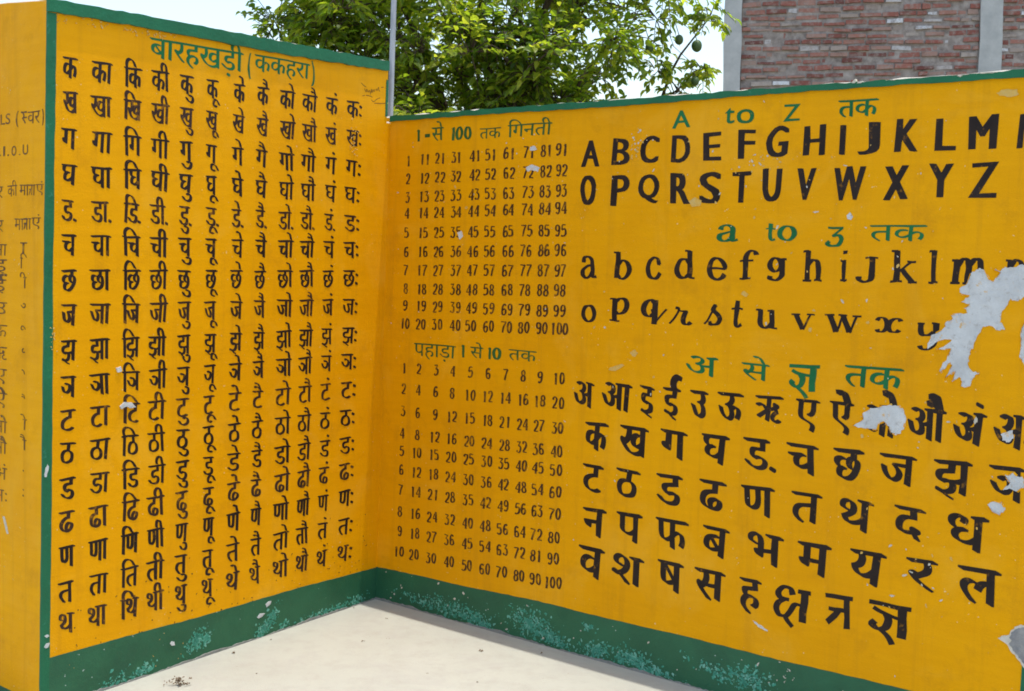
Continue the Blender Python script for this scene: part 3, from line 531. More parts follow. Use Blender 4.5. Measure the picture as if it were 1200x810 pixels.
RROWS=[[["A",1.0206,1.1026,1.8078,1.9015],["B",1.1558,1.2347,1.8089,1.9027],["C",1.2823,1.3583,1.8087,1.9022],["D",1.4112,1.486,1.8082,1.9014],["E",1.5419,1.6122,1.809,1.9031],["F",1.6741,1.7383,1.8094,1.9031],["G",1.779,1.8565,1.809,1.9066],["H",1.9138,1.988,1.8103,1.9044],["I",2.0402,2.0589,1.8088,1.9],["J",2.0998,2.1696,1.8077,1.9026],["K",2.2211,2.2933,1.8076,1.9045],["L",2.3455,2.4046,1.8049,1.8999],["M",2.442,2.5236,1.805,1.9018],["N",2.5835,2.6424,1.8039,1.8973]],[["O",1.0241,1.0946,1.6658,1.7741],["P",1.1637,1.2425,1.6635,1.7696],["Q",1.2755,1.3662,1.6676,1.7688],["R",1.4156,1.4957,1.6667,1.7718],["S",1.5332,1.6204,1.6647,1.7721],["T",1.6598,1.7309,1.6668,1.7681],["U",1.775,1.8436,1.6662,1.7725],["V",1.8984,1.9643,1.6686,1.7709],["W",2.0228,2.1312,1.668,1.7697],["X",2.1921,2.2706,1.6663,1.768],["Y",2.3337,2.4085,1.6684,1.7691],["Z",2.4538,2.5352,1.6659,1.7681]],[["La",1.0395,1.1139,1.3988,1.4827],["Lb",1.1825,1.265,1.399,1.4995],["Lc",1.3279,1.3949,1.4021,1.4842],["Ld",1.4487,1.5318,1.4051,1.5057],["Le",1.58,1.6598,1.4052,1.4854],["Lf",1.7048,1.7721,1.4108,1.5075],["Lg",1.8076,1.8789,1.409,1.4851],["Lh",1.9329,2.0042,1.4106,1.5092],["Li",2.0653,2.0911,1.4132,1.51],["Lj",2.1203,2.1901,1.4123,1.4912],["Lk",2.2307,2.3139,1.4126,1.513],["Ll",2.3507,2.3808,1.4149,1.5137],["Lm",2.4161,2.5163,1.4149,1.492],["Ln",2.575,2.6346,1.4159,1.4887]],[["Lo",1.0488,1.1193,1.2398,1.3053],["Lp",1.18,1.2665,1.2492,1.3347],["Lq",1.3148,1.4264,1.2468,1.3335],["Lr",1.4344,1.5319,1.2472,1.3107],["Ls",1.5742,1.6511,1.2521,1.3242],["Lt",1.6822,1.7261,1.2488,1.3388],["Lu",1.7766,1.855,1.2519,1.3161],["Lv",1.9077,1.9888,1.2553,1.3075],["Lw",2.0246,2.148,1.2519,1.3101],["Lx",2.1902,2.2802,1.2594,1.3063],["Ly",2.325,2.393,1.2156,1.2972]],[["अ",1.0274,1.1241,0.9246,1.0205],["आ",1.1595,1.2902,0.9257,1.0258],["इ",1.329,1.3908,0.929,1.0271],["ई",1.4269,1.5008,0.9328,1.0294],["उ",1.5377,1.6092,0.9343,1.0279],["ऊ",1.6514,1.7482,0.939,1.0324],["ऋ",1.7884,1.8947,0.9488,1.0328],["ए",1.9366,2.0218,0.9512,1.0334],["ऐ",2.0575,2.138,0.9549,1.0355],["ओ",2.1675,2.2831,0.9395,1.036],["औ",2.3097,2.4312,0.9412,1.0387],["अं",2.455,2.5475,0.9427,1.0379],["अः",2.5726,2.6824,0.9453,1.0423]],[["क",1.0918,1.1958,0.7745,0.8768],["ख",1.2484,1.3722,0.7698,0.8779],["ग",1.4251,1.5374,0.7804,0.8801],["घ",1.5913,1.6965,0.7835,0.8822],["ड.",1.758,1.8824,0.7849,0.8866],["च",1.9173,2.0315,0.7873,0.8865],["छ",2.081,2.1819,0.7909,0.8886],["ज",2.2332,2.3519,0.7934,0.8887],["झ",2.4056,2.52,0.7919,0.8918],["ञ",2.5657,2.6714,0.7918,0.8954]],[["ट",1.0863,1.1826,0.6159,0.7182],["ठ",1.2382,1.3425,0.617,0.7194],["ड",1.4128,1.5248,0.6177,0.7225],["ढ",1.5923,1.6961,0.6233,0.7242],["ण",1.7559,1.8826,0.6291,0.7298],["त",1.9393,2.05,0.6343,0.7322],["थ",2.1099,2.2229,0.6323,0.7326],["द",2.2874,2.3886,0.6393,0.7338],["ध",2.4605,2.5828,0.6317,0.7365]],[["न",1.0951,1.1987,0.4573,0.5598],["प",1.2509,1.3661,0.4614,0.5642],["फ",1.4218,1.5577,0.4645,0.5685],["ब",1.614,1.7187,0.4636,0.5695],["भ",1.7917,1.9219,0.4688,0.5738],["म",1.974,2.0914,0.4707,0.5731],["य",2.1536,2.2692,0.4711,0.5801],["र",2.34,2.4374,0.4851,0.581],["ल",2.4965,2.6239,0.4805,0.5851]],[["व",1.0876,1.2009,0.298,0.4132],["श",1.2407,1.3803,0.3043,0.4097],["ष",1.4378,1.5471,0.3122,0.4184],["स",1.5935,1.7127,0.3145,0.4188],["ह",1.7699,1.8529,0.3206,0.4165],["KSHA",1.8973,2.0266,0.3081,0.4186],["TRA",2.0856,2.1805,0.3211,0.4258],["JNYA",2.2273,2.3647,0.3258,0.4276]]]
TAB1=[[["1",0.1075,0.1211,1.8434,1.8872],["1",0.1887,0.2023,1.845,1.8891],["1",0.2198,0.2334,1.8438,1.8878],["2",0.2692,0.2964,1.8459,1.8902],["1",0.3071,0.3206,1.8447,1.8888],["3",0.3593,0.3865,1.8468,1.8913],["1",0.397,0.4106,1.8457,1.89],["4",0.461,0.4882,1.8479,1.8926],["1",0.4986,0.5121,1.8467,1.8912],["5",0.5445,0.5716,1.8488,1.8937],["1",0.582,0.5954,1.8476,1.8923],["6",0.6392,0.6663,1.8498,1.8949],["1",0.6765,0.6899,1.8485,1.8935],["7",0.7379,0.7649,1.8508,1.8961],["1",0.775,0.7884,1.8496,1.8947],["8",0.8237,0.8506,1.8517,1.8972],["1",0.8606,0.874,1.8504,1.8957],["9",0.8973,0.9242,1.8525,1.8981],["1",0.9341,0.9474,1.8512,1.8967]],[["2",0.102,0.1292,1.7683,1.8122],["1",0.1895,0.2032,1.7696,1.8138],["2",0.2139,0.241,1.7688,1.8127],["2",0.271,0.2982,1.7704,1.8148],["2",0.3021,0.3292,1.7696,1.8137],["3",0.3622,0.3895,1.7713,1.8158],["2",0.3932,0.4202,1.7704,1.8148],["4",0.4623,0.4895,1.7722,1.817],["2",0.4931,0.5201,1.7713,1.8159],["5",0.5469,0.574,1.773,1.8179],["2",0.5776,0.6045,1.7721,1.8168],["6",0.6417,0.6688,1.7738,1.819],["2",0.6723,0.6991,1.7729,1.8179],["7",0.7391,0.7661,1.7747,1.8201],["2",0.7695,0.7963,1.7738,1.819],["8",0.8252,0.8521,1.7755,1.8211],["2",0.8555,0.8822,1.7746,1.82],["9",0.9001,0.9269,1.7762,1.822],["2",0.9302,0.9569,1.7753,1.8208]],[["3",0.1033,0.1306,1.693,1.737],["1",0.1904,0.204,1.6941,1.7383],["3",0.2148,0.2419,1.6935,1.7376],["2",0.2727,0.3,1.6948,1.7392],["3",0.3039,0.331,1.6942,1.7385],["3",0.3651,0.3924,1.6955,1.7402],["3",0.3962,0.4232,1.695,1.7394],["4",0.4635,0.4907,1.6963,1.7412],["3",0.4944,0.5214,1.6958,1.7404],["5",0.5492,0.5764,1.697,1.7421],["3",0.58,0.6069,1.6964,1.7413],["6",0.6441,0.6712,1.6978,1.743],["3",0.6747,0.7016,1.6972,1.7422],["7",0.7402,0.7673,1.6986,1.744],["3",0.7707,0.7975,1.698,1.7432],["8",0.8267,0.8537,1.6993,1.7449],["3",0.857,0.8837,1.6986,1.7441],["9",0.9028,0.9297,1.6999,1.7457],["3",0.933,0.9596,1.6992,1.7449]],[["4",0.1043,0.1315,1.6262,1.6702],["1",0.1908,0.2045,1.6275,1.6718],["4",0.2152,0.2424,1.6272,1.6713],["2",0.274,0.3014,1.6286,1.6731],["4",0.3052,0.3323,1.6283,1.6726],["3",0.3676,0.3949,1.6298,1.6745],["4",0.3986,0.4257,1.6295,1.674],["4",0.4642,0.4915,1.631,1.6759],["4",0.4951,0.5221,1.6307,1.6754],["5",0.551,0.5782,1.6321,1.6772],["4",0.5818,0.6087,1.6318,1.6767],["6",0.646,0.6731,1.6333,1.6786],["4",0.6766,0.7035,1.6329,1.678],["7",0.7407,0.7678,1.6344,1.68],["4",0.7712,0.798,1.6341,1.6794],["8",0.8275,0.8545,1.6355,1.6812],["4",0.8578,0.8846,1.6352,1.6807],["9",0.9049,0.9318,1.6365,1.6824],["4",0.935,0.9617,1.6361,1.6818]],[["5",0.1058,0.1331,1.5458,1.5899],["1",0.1919,0.2056,1.5466,1.591],["5",0.2163,0.2435,1.5467,1.5909],["2",0.2761,0.3034,1.5475,1.592],["5",0.3073,0.3344,1.5475,1.5919],["3",0.3708,0.3981,1.5484,1.5931],["5",0.4018,0.4289,1.5484,1.593],["4",0.4657,0.493,1.5492,1.5942],["5",0.4967,0.5237,1.5492,1.594],["5",0.5537,0.5809,1.55,1.5952],["5",0.5844,0.6114,1.5501,1.595],["6",0.6488,0.6759,1.5509,1.5963],["5",0.6794,0.7063,1.5509,1.5961],["7",0.7422,0.7693,1.5518,1.5974],["5",0.7727,0.7995,1.5518,1.5972],["8",0.8294,0.8564,1.5526,1.5984],["5",0.8597,0.8865,1.5526,1.5982],["9",0.908,0.9349,1.5533,1.5992],["5",0.9382,0.9649,1.5533,1.5991]],[["6",0.1073,0.1346,1.4677,1.5118],["1",0.1928,0.2065,1.4688,1.5132],["6",0.2173,0.2445,1.4691,1.5134],["2",0.2779,0.3053,1.4701,1.5147],["6",0.3091,0.3363,1.4704,1.5149],["3",0.3738,0.4011,1.4714,1.5162],["6",0.4048,0.4319,1.4717,1.5164],["4",0.467,0.4943,1.4727,1.5177],["6",0.4979,0.525,1.473,1.5179],["5",0.556,0.5832,1.4739,1.5191],["6",0.5868,0.6138,1.4742,1.5193],["6",0.6512,0.6784,1.4752,1.5206],["6",0.6819,0.7088,1.4755,1.5208],["7",0.7433,0.7704,1.4765,1.5221],["6",0.7738,0.8007,1.4768,1.5222],["8",0.8308,0.8578,1.4777,1.5235],["6",0.8612,0.888,1.478,1.5236],["9",0.9106,0.9376,1.4788,1.5248],["6",0.9408,0.9675,1.4791,1.5249]],[["7",0.1087,0.136,1.3906,1.4348],["1",0.1937,0.2074,1.3919,1.4364],["7",0.2182,0.2454,1.3925,1.4369],["2",0.2797,0.3071,1.3934,1.4381],["7",0.311,0.3381,1.3941,1.4386],["3",0.3767,0.404,1.3951,1.44],["7",0.4078,0.4349,1.3957,1.4404],["4",0.4682,0.4955,1.3966,1.4417],["7",0.4992,0.5263,1.3972,1.4422],["5",0.5583,0.5856,1.3981,1.4434],["7",0.5892,0.6162,1.3988,1.4439],["6",0.6536,0.6808,1.3997,1.4452],["7",0.6843,0.7113,1.4004,1.4457],["7",0.7444,0.7715,1.4012,1.4469],["7",0.7749,0.8018,1.4019,1.4474],["8",0.8323,0.8593,1.4027,1.4486],["7",0.8626,0.8894,1.4033,1.4491],["9",0.9133,0.9402,1.4041,1.4501],["7",0.9435,0.9702,1.4047,1.4506]],[["8",0.11,0.1374,1.3147,1.359],["1",0.1945,0.2083,1.3159,1.3605],["8",0.2191,0.2463,1.3169,1.3613],["2",0.2815,0.3089,1.3176,1.3624],["8",0.3127,0.3399,1.3186,1.3632],["3",0.3796,0.407,1.3194,1.3644],["8",0.4107,0.4379,1.3204,1.3652],["4",0.4694,0.4967,1.3211,1.3663],["8",0.5004,0.5275,1.322,1.367],["5",0.5607,0.5879,1.3227,1.3681],["8",0.5915,0.6185,1.3237,1.3689],["6",0.656,0.6832,1.3245,1.3701],["8",0.6867,0.7137,1.3254,1.3708],["7",0.7455,0.7726,1.3261,1.3719],["8",0.776,0.8029,1.3271,1.3727],["8",0.8337,0.8607,1.3278,1.3737],["8",0.8641,0.8909,1.3287,1.3745],["9",0.9159,0.9429,1.3293,1.3754],["8",0.9462,0.9729,1.3302,1.3762]],[["9",0.1111,0.1385,1.2435,1.2878],["1",0.1952,0.2089,1.2439,1.2885],["9",0.2197,0.247,1.2451,1.2896],["2",0.2831,0.3105,1.245,1.2898],["9",0.3144,0.3416,1.2462,1.2909],["3",0.3824,0.4098,1.2461,1.2911],["9",0.4136,0.4407,1.2473,1.2922],["4",0.4705,0.4979,1.2471,1.2923],["9",0.5016,0.5287,1.2483,1.2934],["5",0.5629,0.5902,1.2481,1.2936],["9",0.5938,0.6208,1.2494,1.2946],["6",0.6584,0.6857,1.2492,1.2948],["9",0.6892,0.7161,1.2505,1.2959],["7",0.7466,0.7737,1.2502,1.296],["9",0.7771,0.804,1.2515,1.2971],["8",0.8352,0.8622,1.2512,1.2972],["9",0.8656,0.8924,1.2525,1.2983],["9",0.9187,0.9457,1.2521,1.2983],["9",0.949,0.9757,1.2534,1.2994]],[["1",0.1034,0.1172,1.1689,1.2134],["0",0.1281,0.1554,1.1704,1.2148],["2",0.189,0.2165,1.1708,1.2155],["0",0.2204,0.2477,1.1724,1.2169],["3",0.2847,0.3121,1.1728,1.2177],["0",0.316,0.3432,1.1743,1.2191],["4",0.3851,0.4125,1.1749,1.22],["0",0.4163,0.4434,1.1764,1.2213],["5",0.4715,0.4988,1.1766,1.222],["0",0.5025,0.5296,1.1782,1.2233],["6",0.5649,0.5922,1.1786,1.2241],["0",0.5958,0.6229,1.1801,1.2254],["7",0.6605,0.6877,1.1805,1.2262],["0",0.6912,0.7182,1.1821,1.2276],["8",0.7473,0.7744,1.1823,1.2282],["0",0.7778,0.8048,1.1839,1.2296],["9",0.8362,0.8632,1.1841,1.2302],["0",0.8666,0.8934,1.1857,1.2316],["1",0.9125,0.926,1.1851,1.2315],["0",0.9361,0.963,1.1867,1.2328],["0",0.9662,0.9929,1.1882,1.2342]]]
TAB2=[[["1",0.1232,0.1369,0.984,1.0283],["2",0.2031,0.2305,0.9859,1.0302],["3",0.3048,0.3321,0.9881,1.0324],["4",0.3966,0.4239,0.9901,1.0345],["5",0.4934,0.5206,0.9922,1.0366],["6",0.5877,0.6149,0.9942,1.0387],["7",0.6798,0.7069,0.9962,1.0408],["8",0.7696,0.7966,0.9981,1.0428],["9",0.8524,0.8794,0.9999,1.0446],["1",0.9359,0.9495,1.0007,1.0455],["0",0.9595,0.9862,1.0031,1.0477]],[["2",0.1169,0.1444,0.8962,0.9406],["4",0.2041,0.2315,0.8977,0.942],["6",0.3055,0.3329,0.8993,0.9438],["8",0.3985,0.4259,0.9008,0.9453],["1",0.487,0.5007,0.9011,0.9457],["0",0.5112,0.5384,0.9037,0.9482],["1",0.5817,0.5954,0.9026,0.9473],["2",0.6058,0.6329,0.9053,0.9498],["1",0.6736,0.6872,0.9041,0.9489],["4",0.6975,0.7246,0.9068,0.9514],["1",0.7634,0.777,0.9055,0.9504],["6",0.7872,0.8142,0.9083,0.9529],["1",0.8463,0.8598,0.9069,0.9518],["8",0.87,0.8969,0.9096,0.9543],["2",0.9308,0.9579,0.9084,0.9533],["0",0.9611,0.9879,0.9111,0.9559]],[["3",0.1178,0.1453,0.8028,0.8472],["6",0.2053,0.2328,0.804,0.8485],["9",0.3065,0.334,0.8055,0.8501],["1",0.3919,0.4057,0.8054,0.8501],["2",0.4163,0.4436,0.8084,0.8529],["1",0.4895,0.5032,0.8068,0.8515],["5",0.5137,0.5409,0.8099,0.8544],["1",0.5846,0.5982,0.8082,0.853],["8",0.6087,0.6358,0.8113,0.8559],["2",0.6693,0.6966,0.8095,0.8544],["1",0.7069,0.7205,0.8126,0.8573],["2",0.7591,0.7864,0.8108,0.8557],["4",0.7898,0.8168,0.8139,0.8587],["2",0.842,0.8691,0.812,0.857],["7",0.8725,0.8994,0.8152,0.8599],["3",0.9326,0.9596,0.8133,0.8584],["0",0.9629,0.9898,0.8165,0.8613]],[["4",0.1186,0.1461,0.7104,0.7549],["8",0.2065,0.234,0.7122,0.7568],["1",0.2985,0.3123,0.7125,0.7572],["2",0.3231,0.3504,0.7159,0.7605],["1",0.3939,0.4077,0.7144,0.7592],["6",0.4183,0.4456,0.7179,0.7625],["2",0.4849,0.5124,0.7164,0.7613],["0",0.516,0.5433,0.7199,0.7645],["2",0.5803,0.6077,0.7183,0.7632],["4",0.6113,0.6385,0.7218,0.7665],["2",0.6717,0.699,0.7202,0.7651],["8",0.7025,0.7296,0.7237,0.7684],["3",0.7614,0.7886,0.722,0.767],["2",0.7921,0.8191,0.7255,0.7703],["3",0.8441,0.8713,0.7236,0.7687],["6",0.8747,0.9016,0.7272,0.772],["4",0.9339,0.961,0.7254,0.7706],["0",0.9643,0.9912,0.729,0.7739]],[["5",0.1186,0.1462,0.6344,0.679],["1",0.1979,0.2117,0.6349,0.6796],["0",0.2226,0.25,0.6386,0.6831],["1",0.2986,0.3124,0.6376,0.6824],["5",0.3232,0.3505,0.6413,0.6859],["2",0.3882,0.4158,0.6401,0.685],["0",0.4196,0.4469,0.6439,0.6885],["2",0.4864,0.5138,0.6427,0.6877],["5",0.5175,0.5448,0.6465,0.6912],["3",0.582,0.6095,0.6453,0.6903],["0",0.6131,0.6403,0.6491,0.6938],["3",0.6731,0.7005,0.6477,0.6927],["5",0.704,0.7311,0.6515,0.6963],["4",0.7627,0.79,0.6501,0.6952],["0",0.7934,0.8205,0.6539,0.6988],["4",0.8453,0.8726,0.6523,0.6974],["5",0.8759,0.9029,0.6561,0.7011],["5",0.9344,0.9615,0.6546,0.6998],["0",0.9648,0.9917,0.6585,0.7035]],[["6",0.1189,0.1465,0.554,0.5987],["1",0.1985,0.2123,0.5539,0.5988],["2",0.2232,0.2507,0.558,0.6026],["1",0.2989,0.3127,0.5561,0.601],["8",0.3235,0.3509,0.5602,0.6049],["2",0.3897,0.4173,0.5582,0.6032],["4",0.4211,0.4485,0.5623,0.6071],["3",0.4882,0.5158,0.5604,0.6054],["0",0.5195,0.5468,0.5645,0.6093],["3",0.5843,0.6117,0.5625,0.6075],["6",0.6153,0.6426,0.5666,0.6115],["4",0.6751,0.7025,0.5644,0.6095],["2",0.706,0.7332,0.5686,0.6135],["4",0.7647,0.792,0.5664,0.6115],["8",0.7954,0.8225,0.5705,0.6155],["5",0.8473,0.8745,0.5682,0.6134],["4",0.8779,0.9049,0.5724,0.6174],["6",0.9356,0.9627,0.5701,0.6154],["0",0.966,0.9929,0.5743,0.6194]],[["7",0.1192,0.1469,0.4707,0.5155],["1",0.1992,0.213,0.4705,0.5154],["4",0.224,0.2514,0.4748,0.5196],["2",0.2924,0.3201,0.4726,0.5176],["1",0.3309,0.3446,0.477,0.5218],["2",0.3914,0.419,0.4748,0.5198],["8",0.4228,0.4502,0.4792,0.524],["3",0.4902,0.5177,0.4769,0.522],["5",0.5214,0.5488,0.4814,0.5263],["4",0.5865,0.614,0.479,0.5241],["2",0.6176,0.6449,0.4835,0.5284],["4",0.6771,0.7045,0.4809,0.5261],["9",0.708,0.7352,0.4854,0.5305],["5",0.7666,0.7939,0.4829,0.5281],["6",0.7974,0.8245,0.4874,0.5325],["6",0.8491,0.8764,0.4847,0.53],["3",0.8798,0.9068,0.4892,0.5343],["7",0.9367,0.9639,0.4865,0.5319],["0",0.9672,0.9941,0.4911,0.5363]],[["8",0.12,0.1477,0.3775,0.4224],["1",0.2003,0.2142,0.3773,0.4223],["6",0.2251,0.2527,0.3821,0.4269],["2",0.2933,0.321,0.3797,0.4248],["4",0.3249,0.3524,0.3845,0.4294],["3",0.3934,0.421,0.3822,0.4273],["2",0.4249,0.4523,0.387,0.4319],["4",0.4926,0.5201,0.3846,0.4298],["0",0.5239,0.5512,0.3894,0.4344],["4",0.5892,0.6167,0.3869,0.4322],["8",0.6204,0.6476,0.3918,0.4368],["5",0.6795,0.707,0.3891,0.4344],["6",0.7105,0.7377,0.394,0.4391],["6",0.7689,0.7963,0.3913,0.4366],["4",0.7998,0.8269,0.3962,0.4414],["7",0.8514,0.8787,0.3933,0.4387],["2",0.8821,0.9091,0.3982,0.4434],["8",0.9382,0.9654,0.3954,0.4408],["0",0.9687,0.9957,0.4003,0.4456]],[["9",0.1204,0.1481,0.2938,0.3388],["1",0.201,0.2149,0.2937,0.3388],["8",0.2259,0.2534,0.2988,0.3437],["2",0.2937,0.3214,0.2964,0.3416],["7",0.3254,0.3529,0.3015,0.3465],["3",0.395,0.4227,0.2992,0.3444],["6",0.4265,0.4539,0.3043,0.3493],["4",0.4945,0.5221,0.3019,0.3471],["5",0.5258,0.5532,0.307,0.3521],["5",0.5914,0.619,0.3045,0.3498],["4",0.6226,0.6499,0.3097,0.3548],["6",0.6814,0.7089,0.3069,0.3523],["3",0.7124,0.7397,0.3122,0.3574],["7",0.7708,0.7982,0.3093,0.3548],["2",0.8016,0.8288,0.3146,0.3599],["8",0.8532,0.8805,0.3116,0.3571],["1",0.8906,0.9042,0.3169,0.3622],["9",0.9392,0.9664,0.3139,0.3595],["0",0.9697,0.9967,0.3192,0.3646]],[["1",0.1119,0.1258,0.203,0.2481],["0",0.1369,0.1645,0.2085,0.2534],["2",0.195,0.2228,0.2052,0.2504],["0",0.2268,0.2544,0.2107,0.2557],["3",0.2944,0.3221,0.2077,0.2529],["0",0.3261,0.3536,0.2132,0.2582],["4",0.3968,0.4245,0.2102,0.2555],["0",0.4284,0.4558,0.2157,0.2608],["5",0.4967,0.5243,0.2126,0.258],["0",0.528,0.5554,0.2182,0.2634],["6",0.594,0.6216,0.215,0.2604],["0",0.6252,0.6525,0.2206,0.2659],["7",0.6837,0.7112,0.2172,0.2627],["0",0.7148,0.742,0.2229,0.2681],["8",0.773,0.8005,0.2194,0.2649],["0",0.8039,0.8311,0.2251,0.2704],["9",0.8554,0.8827,0.2214,0.267],["0",0.8861,0.9132,0.2271,0.2725],["1",0.9321,0.9458,0.2206,0.2664],["0",0.956,0.9831,0.2264,0.2719],["0",0.9864,1.0133,0.2321,0.2774]]]
BROWS=[[["VOWELS",1.9772,2.271,1.8929,1.9265],["(",2.3099,2.3265,1.8793,1.9309],["HSA",2.3429,2.381,1.8876,1.9253],["वर",2.3837,2.4611,1.8841,1.9227],[")",2.4743,2.4848,1.8755,1.9256]],[["A.E.",2.0396,2.2103,1.7922,1.8244],["I",2.2274,2.2388,1.7905,1.8222],[".",2.256,2.2645,1.7894,1.7949],["O",2.2839,2.3145,1.7891,1.8205],[".",2.3313,2.3396,1.789,1.793],["U",2.3557,2.3884,1.7888,1.8211]],[["HSA",2.0656,2.1252,1.6549,1.6917],["वर",2.1281,2.2297,1.6547,1.6924],["की",2.258,2.3224,1.6579,1.6937],["मा",2.3362,2.3963,1.6591,1.6944],["TRA",2.3962,2.4205,1.6595,1.6938],["ा",2.4205,2.4365,1.6597,1.694],["एं",2.4391,2.4893,1.6664,1.6944]],[["HSA",2.0672,2.1269,1.5384,1.5783],["वर",2.1298,2.2343,1.5439,1.5832],["मा",2.3048,2.3657,1.5491,1.5874],["TRA",2.3656,2.3929,1.5503,1.5881],["ा",2.3929,2.4118,1.5516,1.5884],["एं",2.4144,2.4731,1.5595,1.5891]],[["आ",2.1575,2.2584,1.4655,1.5047],["ा",2.3423,2.3862,1.4753,1.5108]],[["इ",2.1583,2.2593,1.415,1.4543],["ि",2.3432,2.3871,1.4261,1.4616]],[["ई",2.1593,2.2604,1.3503,1.3897],["ी",2.3444,2.3883,1.363,1.3987]],[["उ",2.1604,2.2617,1.2743,1.3137],["MKु",2.3458,2.3898,1.2889,1.3246]],[["ऊ",2.1616,2.2629,1.2009,1.2404],["MKू",2.3471,2.3911,1.2174,1.2532]],[["ऋ",2.1627,2.2642,1.1273,1.1669],["MKृ",2.3484,2.3925,1.1456,1.1815]],[["ए",2.1639,2.2654,1.0535,1.0933],["MKे",2.3497,2.3938,1.0738,1.1097]],[["ऐ",2.1651,2.2668,0.9739,1.0137],["MKै",2.3512,2.3953,0.9962,1.0322]],[["ओ",2.1666,2.2683,0.8798,0.9197],["ो",2.3529,2.3971,0.9045,0.9406]],[["औ",2.1677,2.2695,0.8112,0.8512],["ौ",2.3541,2.3983,0.8376,0.8738]],[["अं",2.169,2.271,0.7252,0.7653],["MKं",2.3556,2.3999,0.7538,0.7902]],[["अः",2.1702,2.2722,0.6505,0.6907],["MKः",2.357,2.4013,0.6811,0.7175]]]
